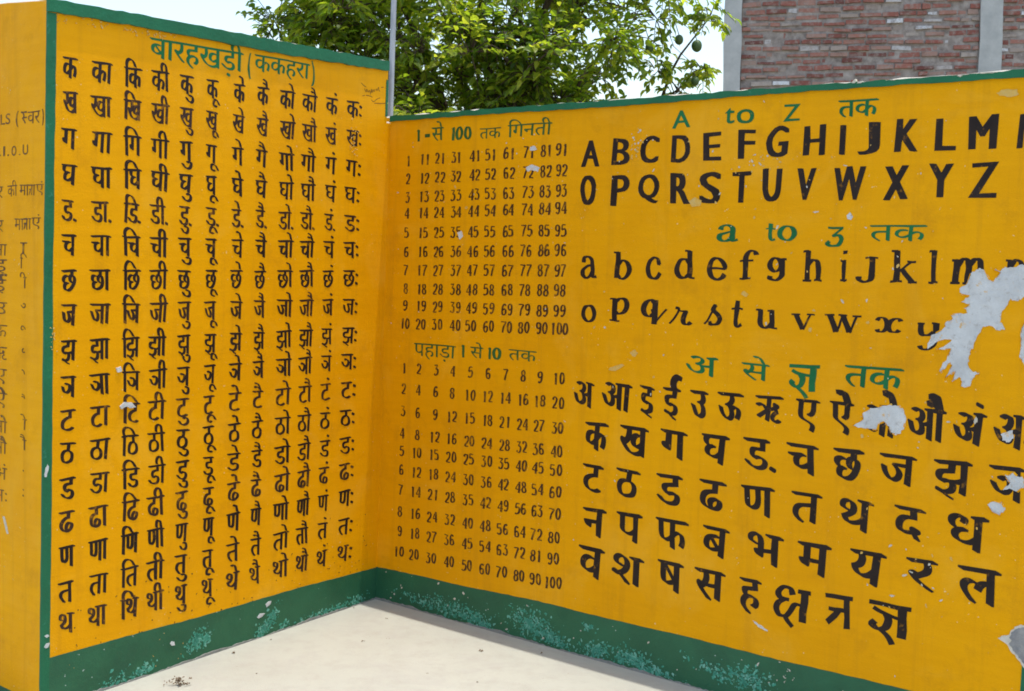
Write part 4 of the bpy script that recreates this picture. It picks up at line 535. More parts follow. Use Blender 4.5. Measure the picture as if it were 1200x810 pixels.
PAT={"n_patch":[[2.6203,1.472],[2.5907,1.4654],[2.5755,1.4662],[2.561,1.4557],[2.5464,1.4606],[2.543,1.4574],[2.5614,1.4506],[2.5453,1.4245],[2.5321,1.4293],[2.5175,1.4549],[2.504,1.4625],[2.4889,1.4544],[2.4764,1.4464],[2.471,1.4253],[2.4655,1.4121],[2.4453,1.3985],[2.4542,1.3845],[2.4782,1.3811],[2.4555,1.3646],[2.4799,1.356],[2.4649,1.3429],[2.4773,1.3313],[2.4264,1.3224],[2.4323,1.3136],[2.4094,1.294],[2.4128,1.2836],[2.3736,1.2603],[2.3641,1.2383],[2.3611,1.2166],[2.391,1.2451],[2.4339,1.2501],[2.4291,1.2419],[2.3875,1.2155],[2.433,1.2236],[2.4265,1.1993],[2.4024,1.1549],[2.4071,1.1499],[2.433,1.1837],[2.439,1.1735],[2.4202,1.1322],[2.4507,1.1584],[2.4467,1.1395],[2.4424,1.1232],[2.4651,1.1435],[2.4713,1.1307],[2.4697,1.1147],[2.4858,1.1112],[2.4986,1.117],[2.5,1.1356],[2.5097,1.1478],[2.5222,1.1561],[2.4956,1.1616],[2.4877,1.1768],[2.4875,1.2031],[2.4962,1.2299],[2.5072,1.262],[2.5234,1.2915],[2.5412,1.2949],[2.5677,1.2833],[2.5837,1.2866],[2.5737,1.3068],[2.5752,1.3378],[2.5854,1.3587],[2.5969,1.3745],[2.6173,1.3701],[2.634,1.3808],[2.6657,1.3869],[2.6883,1.4128],[2.6709,1.4526],[2.6399,1.4748]],"o_patch":[[2.1357,0.9637],[2.1722,0.9878],[2.169,1.0049],[2.1936,1.0235],[2.2332,1.0352],[2.2746,1.0429],[2.2981,1.033],[2.3082,1.004],[2.3051,0.9737],[2.2909,0.9522],[2.2658,0.9536],[2.2563,0.9708],[2.2416,0.9875],[2.2241,0.9797],[2.2191,0.9589],[2.1794,0.9599]],"nya_patch":[[2.6086,0.8734],[2.6246,0.8697],[2.6378,0.879],[2.6495,0.8691],[2.6623,0.8688],[2.6767,0.8443],[2.6662,0.8382],[2.6525,0.825],[2.632,0.8289],[2.6092,0.8239],[2.6307,0.8477]],"d_patch":[[2.5701,0.7773],[2.5881,0.7895],[2.6118,0.7861],[2.6212,0.7703],[2.6078,0.7492],[2.5867,0.7557]],"aa_patch":[[2.5954,0.9841],[2.6116,0.9924],[2.6276,1.0007],[2.6328,0.9786],[2.6182,0.9629],[2.6021,0.9677]],"edge_patch":[[2.6325,1.2941],[2.6389,1.3097],[2.6506,1.3204],[2.6639,1.2703],[2.6611,1.1682],[2.6341,1.2124]],"rim":[[2.6287,0.3916],[2.6405,0.4034],[2.6551,0.4065],[2.6639,0.4221],[2.679,0.4405],[2.7062,0.4479],[2.7362,0.4322],[2.7454,0.2994],[2.7053,0.3239],[2.6893,0.339],[2.6701,0.3568],[2.652,0.3802]],"concrete":[[2.6588,0.4005],[2.6719,0.4254],[2.6876,0.4349],[2.7068,0.4389],[2.7335,0.4249],[2.7413,0.3119],[2.7076,0.3329],[2.6955,0.3438],[2.6763,0.3616],[2.6601,0.382],[2.6659,0.3935]],"tail":[[1.827,0.2805],[1.8391,0.2751],[1.86,0.2688],[1.884,0.258],[1.8815,0.2522],[1.8547,0.2598],[1.8354,0.269]],"c_fl":[[1.2593,1.8687],[1.276,1.8964],[1.2906,1.8843],[1.2825,1.8563],[1.3072,1.8381],[1.2807,1.8142],[1.2655,1.8342],[1.2517,1.829]],"g_fl":[[1.7179,1.8261],[1.7417,1.8357],[1.7551,1.8139],[1.7916,1.8071],[1.8067,1.7939],[1.7932,1.7807],[1.7683,1.7954],[1.7377,1.8008]],"r_fl":[[1.4923,1.6753],[1.5179,1.6859],[1.5446,1.6743],[1.5391,1.6579],[1.5068,1.6529]],"top_fl":[[2.5175,1.9633],[2.5353,1.973],[2.574,1.9682],[2.5777,1.9542],[2.5552,1.9495],[2.532,1.953]],"z_fl":[[2.0773,1.6189],[2.0876,1.6289],[2.0972,1.6137],[2.0914,1.6036],[2.0803,1.6067]],"t71":[[0.7718,1.8926],[0.7936,1.8938],[0.8059,1.88],[0.7916,1.8751],[0.7725,1.8793]],"t72":[[0.7539,1.8157],[0.7827,1.8235],[0.824,1.811],[0.8132,1.797],[0.7838,1.8036],[0.7622,1.7976]],"t35":[[0.4082,1.5708],[0.4306,1.5766],[0.4414,1.5532],[0.4226,1.5415]],"a1":[[1.2006,1.084],[1.2433,1.0987],[1.2551,1.0936],[1.223,1.0737],[1.2015,1.0686],[1.1865,1.0747]],"a2":[[1.2767,1.1418],[1.2945,1.1522],[1.3093,1.1415],[1.3017,1.1259],[1.2872,1.1308]],"v_chip":[[2.3831,2.0229],[2.3954,2.0228],[2.4373,2.0223],[2.4256,2.0224],[2.4222,2.0224],[2.4103,2.0162],[2.4009,2.0191],[2.4044,2.0226]],"t_chip":[[2.4581,2.022],[2.4784,2.0218],[2.5189,2.0213],[2.5116,2.0214],[2.4915,2.0216],[2.4669,2.0219]],"t_chip2":[[2.1814,2.0253],[2.1993,2.0251],[2.2219,2.0248],[2.209,2.025],[2.1865,2.0253]],"qq":[[1.7153,1.3638],[1.727,1.3749],[1.7438,1.3614],[1.7345,1.3535]]}
SCUFR=[[0.2832,0.0421,0.0688,0.0143,-0.1,160],[0.5024,0.0392,0.0926,0.0244,-0.12,520],[0.6245,0.0188,0.0271,0.0137,-0.3,160],[0.87,0.073,0.0547,0.0331,-0.1,520],[0.9818,0.0367,0.0571,0.0229,-0.25,380],[1.1919,0.037,0.0347,0.019,0.1,320],[1.3526,0.0413,0.0514,0.0217,-0.1,420],[1.4501,0.017,0.057,0.0122,-0.1,200],[1.7326,0.0741,0.0652,0.0205,-0.1,260],[1.8308,0.0825,0.0444,0.0259,-0.1,260],[1.1482,0.1144,0.0195,0.0127,0,40]]
SCUFL=[[0.6375,0.0672,0.0201,0.0224,0.6,260],[0.6857,0.0676,0.0164,0.0194,0,90],[0.9946,0.0398,0.032,0.0239,0.8,420],[1.0917,0.0193,0.0142,0.0139,0.2,60],[1.4218,0.0109,0.0636,0.0183,0.1,240],[1.2697,0.0111,0.0707,0.0143,0.1,140],[0.3801,0.018,0.0367,0.0122,0.3,160],[0.291,0.019,0.0283,0.018,0.2,120],[1.527,0.0195,0.0327,0.0112,0,60]]
PATL={"kam":[[1.2879,2.0207],[1.3035,2.0388],[1.318,2.0067],[1.3095,1.9724],[1.3205,1.9453],[1.2937,1.9599],[1.2584,1.9492],[1.2814,1.9812]],"tti":[[0.2912,0.9641],[0.3089,0.9774],[0.3393,0.9725],[0.3579,0.9545],[0.3335,0.9549],[0.3152,0.9617],[0.2974,0.9535]],"nyi":[[0.2733,1.0949],[0.2923,1.0985],[0.2973,1.0832],[0.2807,1.0794]],"str1":[[0.0159,1.2587],[0.0369,1.286],[0.0535,1.2524],[0.0432,1.2199],[0.0195,1.2258]],"str2":[[0.007,0.7891],[0.0157,0.8047],[0.0202,0.7971],[0.0117,0.7638],[0.0039,0.7669]],"str3":[[0.0117,0.2453],[0.0232,0.2492],[0.0284,0.2434],[0.0209,0.2385]],"str4":[[0.0112,0.2094],[0.0186,0.221],[0.0302,0.2203],[0.0273,0.2097],[0.0188,0.2042]],"d1":[[0.9865,0.1249],[1.0013,0.1327],[1.0164,0.1321],[1.0093,0.1196],[0.9907,0.1127]],"d2":[[0.9431,0.0848],[0.9576,0.0953],[0.9839,0.0918],[0.9692,0.0813],[0.9507,0.0785]],"d3":[[0.5225,0.09],[0.5306,0.0957],[0.5416,0.0918],[0.5438,0.0793],[0.531,0.08]]}
PATB={"s1":[[2.2443,0.5998],[2.2557,0.6037],[2.2748,0.569],[2.2851,0.5495],[2.2738,0.5463],[2.2591,0.5737]]}
SCRIB=[[[1.4469,2.1708],[1.4625,2.1625],[1.4781,2.1566]],[[1.4692,2.1505],[1.4791,2.1364],[1.4823,2.1494],[1.4906,2.1376],[1.4979,2.1461],[1.5023,2.1363]],[[1.5042,2.1289],[1.5108,2.1526],[1.5139,2.1376],[1.521,2.1512],[1.5269,2.1431],[1.5326,2.155]],[[1.5408,2.1482],[1.542,2.156],[1.5485,2.1516],[1.5542,2.1651],[1.5579,2.1526],[1.5644,2.1492]],[[1.4796,2.1237],[1.5028,2.1236],[1.5186,2.1202]],[[1.5128,2.1093],[1.5272,2.1031],[1.5462,2.1154],[1.5657,2.1225]],[[1.5314,2.0974],[1.5667,2.0994],[1.6104,2.1054]],[[1.4568,2.1188],[1.472,2.1229]],[[1.5715,2.1655],[1.5857,2.1686]]]
LIT=[[-1.132,4.177],[-1.02,4.517],[-0.913,4.682],[-0.925,4.96],[-0.558,4.672],[-0.496,4.968],[-0.104,4.574],[0.12,4.551],[-0.65,5.114],[-0.291,4.314],[-0.463,4.707],[-0.107,4.231],[-0.892,4.296]]

# ---- the three walls
CX = (-0.5771127, 5.2643373, 0.0); EX = (-1.5124835, 3.9207847, 0.0)
LX = (0.5713631, 0.8206974); RX = (0.7558239, -0.6547749)
LL = 1.63709
WL = Wall(EX, LX); WR = Wall(CX, RX)
BO = Vector(EX) - Vector((RX[0], RX[1], 0))*2.5
WB = Wall(BO, RX)

rnd = random.Random(3)
left = wall_body(WL, 'painted_wall', M_ORANGE_A, 0.0, LL+.012, lambda u: 2.267+.012*u/1.6 if u < 1.6125 else 2.03, .20, rnd, .035, .0, (1.612, 1.6131))
tag(left, 'tall orange wall lettered with a grid of seventeen rows of black Hindi syllables', 'wall')
band(WL, 'coping', M_GREEN, left, -.002, 1.608, lambda u: 2.222+.010*u/1.6+.003*math.sin(u*5), lambda u: 2.264+.012*u/1.6, -.011, .0025, .0022, rnd)
band(WL, 'dado', M_DADO, left, .03, LL, lambda u: -.01, lambda u: .168-.028*u/1.63+.002*math.sin(u*7), -.0016, .0, .0012, rnd)
stripe(WL, 'edge_stripe', M_GREEN, left, lambda v: -.0016, lambda v: .031+.002*math.sin(v*3), -.01, 2.222, -.0022, .0016, rnd)
stripe(WL, 'edge_stripe', M_GREEN, left, lambda v: 1.602, lambda v: 1.6135, 2.05, 2.20, -.0026, .002, rnd)
write_row(WL, 'heading', LHEAD, M_HEAD, left, 'green Hindi heading painted above the syllable grid', .07, .01, rnd)
VOW = ['ka', 'kha', 'ga', 'gha', 'nga', 'cha', 'chha', 'ja', 'jha', 'nya', 'ta', 'tha', 'da', 'dha', 'na', 'soft ta', 'soft tha']
for i, row in enumerate(LROWS):
    write_row(WL, 'letter_row', row, M_FADED if i % 3 == 1 else M_BLACK, left, 'black row of Hindi syllables starting with the letter %s' % row[0][0], .077, .022, rnd)
flake(WL, 'peeled_patch', list(PATL[k] for k in ('tti', 'nyi', 'str2', 'str3', 'str4', 'd1', 'd2', 'd3')), M_PLASTER, left, None, -.0036, .001, rnd)
chips(WL, 'paint_chips', [(rnd.gauss(1.415, .016), rnd.gauss(1.93, .035), rnd.uniform(.001, .004)) for _ in range(26)]
      + [(rnd.gauss(.028, .010), rnd.gauss(1.21, .018), rnd.uniform(.001, .003)) for _ in range(14)]
      + [(rnd.uniform(.03, .5), 2.222-abs(rnd.gauss(0, .012)), rnd.uniform(.001, .005)) for _ in range(40)], M_CREAM, left, rnd, -.0034)
mbp = MB()
for ln in SCRIB:
    q = crom(ln, 4); P = []
    for i, p in enumerate(q):
        a = Vector(q[max(i-1, 0)]); b = Vector(q[min(i+1, len(q)-1)]); dd = (b-a)
        dd = dd.normalized() if dd.length > 1e-7 else Vector((1, 0)); nn = Vector((-dd.y, dd.x))*.0012
        P += [WL.p(p[0]+nn.x, p[1]+nn.y, -.0009), WL.p(p[0]-nn.x, p[1]-nn.y, -.0009)]
    mbp.add(P, [(2*i+1, 2*i+3, 2*i+2, 2*i) for i in range(len(q)-1)])
link('scribble', mbp.mesh('scribble'), M_PEN, left)
chips(WL, 'paint_chips', [(rnd.uniform(.05, 1.58), rnd.uniform(.2, 2.2), rnd.uniform(.001, .002)) for _ in range(12)]
      + [(rnd.uniform(.05, .6), rnd.uniform(.02, .16), rnd.uniform(.001, .003)) for _ in range(10)], M_CREAM, left, rnd)
chips(WL, 'dirt_spots', [(rnd.uniform(.05, 1.58), .15+abs(rnd.gauss(0, .12)), rnd.uniform(.0015, .0035)) for _ in range(70)], M_PEN, left, rnd, -.0012)

right = wall_body(WR, 'painted_wall', M_ORANGE_B, -.06, 2.95, lambda u: 2.056-.012*u, .20, rnd, .0, .0)
tag(right, 'lower orange wall lettered with number tables, the English alphabet and Hindi letters', 'wall')
band(WR, 'coping', M_GREEN, right, .004, 2.953, lambda u: 2.031-.0105*u+.002*math.sin(u*4), lambda u: 2.0535-.012*u, -.009, .0018, .0024, rnd)
band(WR, 'dado', M_DADO, right, -.004, 2.952, lambda u: -.01, lambda u: .139+.024*min(1, u/.9)+.010*max(0, u-.9)/1.5+.0015*math.sin(u*9), -.0016, .0, .0012, rnd)
stripe(WR, 'edge_stripe', M_GREEN, right, lambda v: 2.700, lambda v: 2.738, .16, 2.0, -.0022, .002, rnd)
HL = ['dark green heading above the counting table', 'dark green heading above the times table', 'green heading above the capital letters',
      'green heading above the small letters', 'green heading above the Hindi alphabet']
for i, (row, lb) in enumerate(zip(RHEADS, HL)):
    write_row(WR, 'heading', row, M_HEAD2 if i < 2 else M_HEAD, right, lb, .06 if i < 2 else .085, .012, rnd)
RL = ['bold black capitals A to N', 'bold black capitals O to Z', 'black small serif letters a to n', 'black small letters o to y, some in script',
      'black row of Hindi vowels', 'black row of Hindi consonants starting with क', 'black row of Hindi consonants starting with ट',
      'black row of Hindi consonants starting with न', 'last black row of Hindi consonants, starting with व']
for i, (row, lb) in enumerate(zip(RROWS, RL)):
    write_row(WR, 'letter_row', row, M_BLACK, right, lb, .14 if i < 2 else .093, .014, rnd)
for tab, nm in ((TAB1, 'counting table'), (TAB2, 'times table')):
    for i, row in enumerate(tab):
        write_row(WR, 'number_row', row, M_BROWN, right, 'small black number row starting with %d in the %s' % (i+1, nm), .05, .03, rnd)
flake(WR, 'peeled_patch', [PAT['n_patch']], M_PLASTER, right, 'largest torn white patch over the small letters', -.0020, .003, rnd, 4)
flake(WR, 'peeled_patch', [PAT['o_patch']], M_PLASTER, right, 'white torn patch over a Hindi vowel', -.0020, .003, rnd, 4)
flake(WR, 'peeled_patch', [PAT['nya_patch']], M_PLASTER, right, None, -.0020, .003, rnd, 4)
flake(WR, 'peeled_patch', [PAT['d_patch']], M_PLASTER, right, None, -.0020, .002, rnd, 4)
flake(WR, 'peeled_patch', [PAT['edge_patch']], M_PLASTER, right, None, -.0020, .003, rnd, 4)
flake(WR, 'peeled_patch', [PAT[k] for k in ('z_fl', 't71', 't72', 't35', 'aa_patch', 'tail')], M_PLASTER, right, None, -.0018, .002, rnd)
flake(WR, 'peeled_patch', [PAT[k] for k in ('r_fl', 'top_fl', 'a1', 'a2', 'qq')], M_CREAM, right, None, -.0018, .002, rnd)
def lips(w, outline, parent, mat, every=.5):
    m = MB(); n = len(outline)
    for i in range(n):
        a = Vector(outline[i]); b = Vector(outline[(i+1) % n]); d = b-a
        if d.length < .004: continue
        k = max(1, int(d.length/.012))
        for j in range(k):
            if rnd.random() > every: continue
            p = a.lerp(b, j/k); q = a.lerp(b, min(1, (j+rnd.uniform(.6, 1.2))/k)); nn = Vector((-d.y, d.x)).normalized()*rnd.uniform(.0015, .004)
            r1, r2 = rnd.uniform(.001, .0035), rnd.uniform(.001, .0035)
            sgn = 1 if outline_area(outline) > 0 else -1
            m.add([w.p(p.x-nn.x*sgn, p.y-nn.y*sgn, -.0004), w.p(q.x-nn.x*sgn, q.y-nn.y*sgn, -.0004), w.p(q.x+nn.x*sgn*.4, q.y+nn.y*sgn*.4, -.0022-r1), w.p(p.x+nn.x*sgn*.4, p.y+nn.y*sgn*.4, -.0022-r2)], [(0, 1, 2, 3)])
    return link('torn_lip', m.mesh('torn_lip'), mat, parent)
def outline_area(o): return sum(o[i][0]*o[(i+1) % len(o)][1]-o[(i+1) % len(o)][0]*o[i][1] for i in range(len(o)))
for o_, k_ in zip([c_ for c_ in right.children if c_.name.startswith('peeled_patch')], ('n_patch', 'o_patch', 'nya_patch', 'd_patch', 'edge_patch')):
    lips(WR, PAT[k_], o_, M_ORANGE_B)
br = flake(WR, 'broken_corner', [PAT['rim']], M_PALE, right, None, -.0026, .003, rnd)
flake(WR, 'bare_concrete', [PAT['concrete']], M_RAWCON, br, None, -.0034, .004, rnd, 4)
sp = [(rnd.gauss(PAT['c_fl'][0][0]+.01, .015), rnd.gauss(PAT['c_fl'][0][1]+.01, .035), rnd.uniform(.002, .006)) for _ in range(22)]
sp += [(rnd.gauss(PAT['g_fl'][0][0]+.05, .045), rnd.gauss(PAT['g_fl'][0][1]-.03, .018), rnd.uniform(.0015, .005)) for _ in range(24)]
for _ in range(50): sp.append((rnd.uniform(.03, 2.65), rnd.uniform(.2, 2.0), rnd.uniform(.0015, .004)))
for cu, cv, ru, rv, n in ((1.35, 1.8, .5, .25, 26), (1.25, 1.1, .35, .2, 14), (2.2, 1.3, .4, .3, 30), (2.4, .55, .25, .3, 26), (1.9, 1.65, .4, .2, 14), (.55, 1.75, .3, .2, 8), (2.3, 1.0, .3, .12, 16)):
    for _ in range(n): sp.append((min(2.66, rnd.gauss(cu, ru*.5)), rnd.gauss(cv, rv*.5), abs(rnd.gauss(.0022, .002))+.001))
chips(WR, 'paint_chips', sp[0::2], M_CREAM, right, rnd)
chips(WR, 'paint_chips', sp[1::2], M_PALE, right, rnd)
sp = [(rnd.uniform(.05, 2.6), rnd.uniform(.02, .15), abs(rnd.gauss(.002, .002))+.001) for _ in range(40)]
sp += [(rnd.gauss(1.95, .03), rnd.gauss(.135, .02), rnd.uniform(.001, .004)) for _ in range(14)]
chips(WR, 'dado_chips', sp, M_PALE, right, rnd, -.0030)
def scuffs(w, parent, spots):
    for k, m_ in ((0, M_SCUFF), (1, M_SCUFF2)):
        P = []
        for u, v, su, sv, sl, n in spots:
            for _ in range(int(n*(.28 if k == 0 else .5))):
                a = rnd.gauss(0, 1); b = rnd.gauss(0, .8)
                x = u+a*su; y = v+b*sv+sl*a*su
                if .006 < y < .145: P.append((x, y, abs(rnd.gauss(.0, .0032))+.0004))
        chips(w, 'scuff_marks', P, m_, parent, rnd, -.0026-.0004*k)
scuffs(WR, right, SCUFR)
scuffs(WL, left, SCUFL)
for w_, o_, a_, b_ in ((WR, right, .0, 2.95), (WL, left, .0, LL)):
    band(w_, 'mortar_fillet', M_GRIME, o_, a_, b_, lambda u: -.02, lambda u: .006+.003*math.sin(u*11)+.002*math.sin(u*37), -.006, .0, .0025, rnd, .012)
chips(WR, 'coping_chips', [(2.08, 2.030, .007), (2.10, 2.026, .006)], M_PALE, right, rnd, -.0105)

flake(WR, 'peeled_patch', [PAT['v_chip'], PAT['t_chip'], PAT['t_chip2']], M_PALE, right, 'pale chips broken out of the green top edge', -.0105, .002, rnd)
back = wall_body(WB, 'painted_wall', M_ORANGE_C, .0, 2.494, lambda u: 2.266+min(.03, .085*(2.494-u)), .20, rnd, .0, -.07)
tag(back, 'orange wall at the far left edge, turned away beyond the green corner stripe', 'wall')
band(WB, 'dado', M_DADO, back, .0, 2.492, lambda u: -.01, lambda u: .022, -.0016, .0, .0012, rnd)
BL = ['faded heading line about vowels', 'line of English vowels', 'Hindi line of faded lettering', 'column titles in faded Hindi']
for i, row in enumerate(BROWS):
    write_row(WB, 'heading' if i < 4 else 'letter_row', row, M_GHOST, back, BL[i] if i < 4 else None, .04, .03, rnd)
flake(WB, 'peeled_patch', [PATB['s1']], M_PALE, back, None, -.0018, .001, rnd)
chips(WB, 'paint_chips', [(rnd.uniform(1.9, 2.47), rnd.uniform(.1, 2.2), rnd.uniform(.001, .003)) for _ in range(24)], M_CREAM, back, rnd)

COL.objects.unlink(_to); bpy.data.objects.remove(_to); bpy.data.curves.remove(_tc)

# ------------------------------------------------------------------ pole behind the corner
t = NT('galvanised_pipe')
c = t.mix(t.ramp(t.noise(20, 5, .65, t.scaled((3, 3, .4))), [(.35, 0.0), (.7, 1.0)]), (0.42, 0.43, 0.45), (0.26, 0.27, 0.29))
t.bsdf.inputs['Metallic'].default_value = .35
M_PIPE = t.done(c, .5, .5)
mb = MB()
pb = Vector((-.5905, 5.345, -.13))
mb.tube([pb + LEAN*z for z in (0, 1, 2, 3, 3.75)], .0118, 14)
pole = link('metal_pole', mb.mesh('metal_pole'), M_PIPE, None, True)
tag(pole, 'thin grey metal pipe standing upright behind the corner where the orange walls meet', 'pole')
mb = MB(); q = pb + LEAN*2.9; mb.tube([q, q+LEAN*.05], .0165, 14)
link('collar', mb.mesh('collar'), M_PIPE, pole, True)

# ------------------------------------------------------------------ tree behind the walls
def leaf_mat():
    t = NT('leaf')
    a = t.n('ShaderNodeAttribute'); a.attribute_name = 'tint'
    col = t.ramp(a.outputs['Fac'], [(0, (0.06, 0.11, 0.022)), (.5, (0.11, 0.18, 0.022)), (1, (0.25, 0.29, 0.03))])
    trc = t.ramp(a.outputs['Fac'], [(0, (0.18, 0.32, 0.015)), (.5, (0.42, 0.58, 0.02)), (1, (0.75, 0.80, 0.05))])
    t.done(col, .38, .5)
    tr = t.n('ShaderNodeBsdfTranslucent'); t.l(trc, tr.inputs[0])
    mx = t.n('ShaderNodeMixShader'); mx.inputs[0].default_value = .58
    t.l(t.bsdf.outputs[0], mx.inputs[1]); t.l(tr.outputs[0], mx.inputs[2]); t.l(mx.outputs[0], t.out.inputs[0])
    return t.mat
M_LEAF = leaf_mat()
t = NT('bark')
M_BARK = t.done(t.mix(t.ramp(t.noise(14, 6, .7, t.scaled((4, 4, 1))), [(.3, 0.0), (.7, 1.0)]), (0.13, 0.095, 0.065), (0.06, 0.045, 0.032)), .9, .2)
M_FRUIT = NT('green_fruit').done((0.045, 0.085, 0.018), .5, .4)

TC = Vector((-.27, 8.75, 0))
tree = bpy.data.objects.new('leafy_tree', None); COL.objects.link(tree); tree.location = (TC.x, TC.y, -.15)
tag(tree, 'dense leafy green tree with round green fruit, growing behind the corner of the orange walls', 'tree')
rt = random.Random(11)
def leaf(mb, base, d, L, W, tint):
    d = d.normalized(); side = d.cross(Vector((rt.gauss(0, .5), rt.gauss(0, .5), 1))).normalized()
    up = side.cross(d).normalized(); b = base
    dr = -up*L*.12
    m1 = b+d*L*.35; m2 = b+d*L*.7+dr*.5; tip = b+d*L+dr*1.6
    f = up*W*.22
    vs = [b, m1+side*W*.5+f, m2+side*W*.38+f, tip, m2-side*W*.38+f, m1-side*W*.5+f, m1, m2]
    mb.add(vs, [(0, 1, 6), (6, 1, 2, 7), (7, 2, 3), (0, 6, 5), (6, 7, 4, 5), (7, 3, 4)], 0, tint)
crown = MB(); wood = MB(); limbs = MB()
wood.tube([(0, 0, 0), (.03, .02, .6), (-.02, .05, 1.3), (.04, .02, 1.9), (.0, .0, 2.6)], [.14, .11, .095, .08, .05], 12)
cl = []
tries = 0
while len(cl) < 175 and tries < 30000:
    tries += 1
    x, y, z = rt.uniform(-1, 1), rt.uniform(-1, 1), rt.uniform(-1, 1)
    if abs(x)**5 + abs(y)**2.4 + abs(z)**4 > 1: continue
    p = Vector((x*1.55, y*.95, 3.25+z*1.5))
    if p.x < -1.4: continue
    if x > .58 and -.62 < z < .02 and rt.random() < .85: continue          # open, thin lower right side
    if all((p-q).length > .27 for q in cl): cl.append(p)
while len(cl) < 225:                          # skirt of low foliage facing the walls
    p = Vector((rt.uniform(-1.32, 1.0), rt.uniform(-1.0, -.1), rt.uniform(1.75, 3.1)))
    cl.append(p)
SMALL = [Vector((a-TC.x, b-TC.y, c_+.15)) for a, b, c_ in ((1.30, 8.7, 2.76), (1.33, 8.7, 3.10), (1.10, 8.65, 2.58), (.98, 8.65, 2.74))]
cl += SMALL
nodes = []                                   # main limbs that the clumps hang on
for k in range(9):
    a = 6.283*k/9+rt.uniform(-.25, .25); rr = rt.uniform(.55, 1.15) if k % 3 else .25
    top = Vector((math.cos(a)*rr*1.15, math.sin(a)*rr*.7, rt.uniform(2.9, 4.2)))
    h0 = rt.uniform(1.5, 2.4); q0 = Vector((0, 0, h0)); P = [q0]
    for s_ in (.25, .5, .75, 1.0):
        P.append(q0.lerp(top, s_)+Vector((rt.gauss(0, .07), rt.gauss(0, .06), .16*math.sin(s_*3.14)+rt.gauss(0, .04))))
    limbs.tube(P, [.036, .028, .021, .015, .009], 8)
    nodes += P[1:]
for ci, p in enumerate(cl):
    s0 = min(nodes, key=lambda q: (q-p).length+(.25 if q.z > p.z else 0))
    mid = s0.lerp(p, .5)+Vector((rt.gauss(0, .05), rt.gauss(0, .05), .06))
    limbs.tube([s0, s0.lerp(mid, .6)+Vector((rt.gauss(0, .02), 0, .02)), mid, p], [.012, .010, .008, .004], 6)
    nodes.append(mid)
    thin = (p.x > .9 and p.z < 3.5) or p in SMALL
    rad = rt.uniform(.20, .36) if p not in SMALL else .15
    tone = rt.gauss(.0, .12)
    for k in range(12 if thin else rt.randint(18, 25)):
        dv = Vector((rt.gauss(0, 1), rt.gauss(0, 1), rt.gauss(.15, .8))).normalized()
        tip = p + dv*rad*rt.uniform(.6, 1.15)
        twig = [p+dv*.03, p.lerp(tip, .55)+Vector((0, 0, .03)), tip+Vector((0, 0, -.03))]
        limbs.tube(twig, [.005, .0035, .002], 4)
        nl = rt.randint(6, 9)
        for i in range(nl):
            tpos = .25+.75*i/(nl-1)
            b = twig[0].lerp(twig[2], tpos)+Vector((0, 0, .02))
            ax = (twig[2]-twig[0]).normalized()
            sd = ax.cross(Vector((0, 0, 1)));
            sd = sd.normalized() if sd.length > .01 else Vector((1, 0, 0))
            d = ax*rt.uniform(.3, .9)+sd*(1 if i % 2 else -1)*rt.uniform(.5, 1)+Vector((0, 0, rt.uniform(-.55, .25)))
            leaf(crown, b, d, rt.uniform(.045, .09), rt.uniform(.026, .045), max(0, min(1, rt.gauss(.56, .27)+tone)))
link('trunk', wood.mesh('trunk'), M_BARK, tree, True)
link('branches', limbs.mesh('branches'), M_BARK, tree, True)
link('crown', crown.mesh('crown'), M_LEAF, tree)
def fruit(x, y, z, r):
    bm = bmesh.new(); bmesh.ops.create_uvsphere(bm, u_segments=16, v_segments=10, radius=r)
    for v in bm.verts:
        v.co.z *= 1.14; v.co *= 1+.03*math.sin(v.co.x*90+v.co.y*70)
        v.co += Vector((x-TC.x, y-TC.y, z+.15))
    me = bpy.data.meshes.new('fruit'); bm.to_mesh(me); bm.free()
    link('fruit', me, M_FRUIT, tree, True)
    s = MB(); a = Vector((x-TC.x, y-TC.y, z+.15+r*1.1)); s.tube([a, a+Vector((-.03, .02, .1)), a+Vector((-.16, .04, .22))], .003, 5)
    link('fruit_stalk', s.mesh('fruit_stalk'), M_BARK, tree)
for a in ((1.107, 8.55, 2.93, .030), (1.228, 8.55, 2.89, .036), (1.222, 8.55, 2.655, .028), (.905, 8.5, 2.87, .03)): fruit(*a)

# ------------------------------------------------------------------ unfinished brick building
def brick_mat():
    t = NT('brick')
    a = t.n('ShaderNodeAttribute'); a.attribute_name = 'tint'
    c = t.ramp(a.outputs['Fac'], [(0, (0.16, 0.062, 0.052)), (.3, (0.29, 0.105, 0.08)), (.55, (0.36, 0.175, 0.135)), (.75, (0.33, 0.26, 0.22)), (.90, (0.42, 0.37, 0.33)), (.94, (0.60, 0.62, 0.66)), (1, (0.70, 0.72, 0.74))])
    c = t.mix(t.ramp(t.noise(17, 7, .75), [(.48, 0.0), (.62, .7)]), c, (0.34, 0.28, 0.245))
    c = t.mix(t.ramp(t.noise(9, 6, .75), [(.50, 0.0), (.72, .7)]), c, (0.13, 0.08, 0.06))
    t.bump(t.noise(45, 5, .7), .6, .01)
    return t.done(c, .9, .2)
M_BRICK = brick_mat()
M_MORTAR = plaster_mat('mortar', (0.42, 0.37, 0.33), (0.16, 0.13, 0.115), 12)
M_CONC = plaster_mat('grey_concrete', (0.50, 0.505, 0.485), (0.36, 0.37, 0.36), 5)
bld = bpy.data.objects.new('brick_building', None); COL.objects.link(bld); bld.location = (5.4, 13.7, -.15)
bld.rotation_euler = (0, 0, R(-9.5))
tag(bld, 'unplastered red brick building with grey concrete columns rising beyond the right wall', 'building')
BX0 = -3.097
rb = random.Random(5)
HB = 6.75
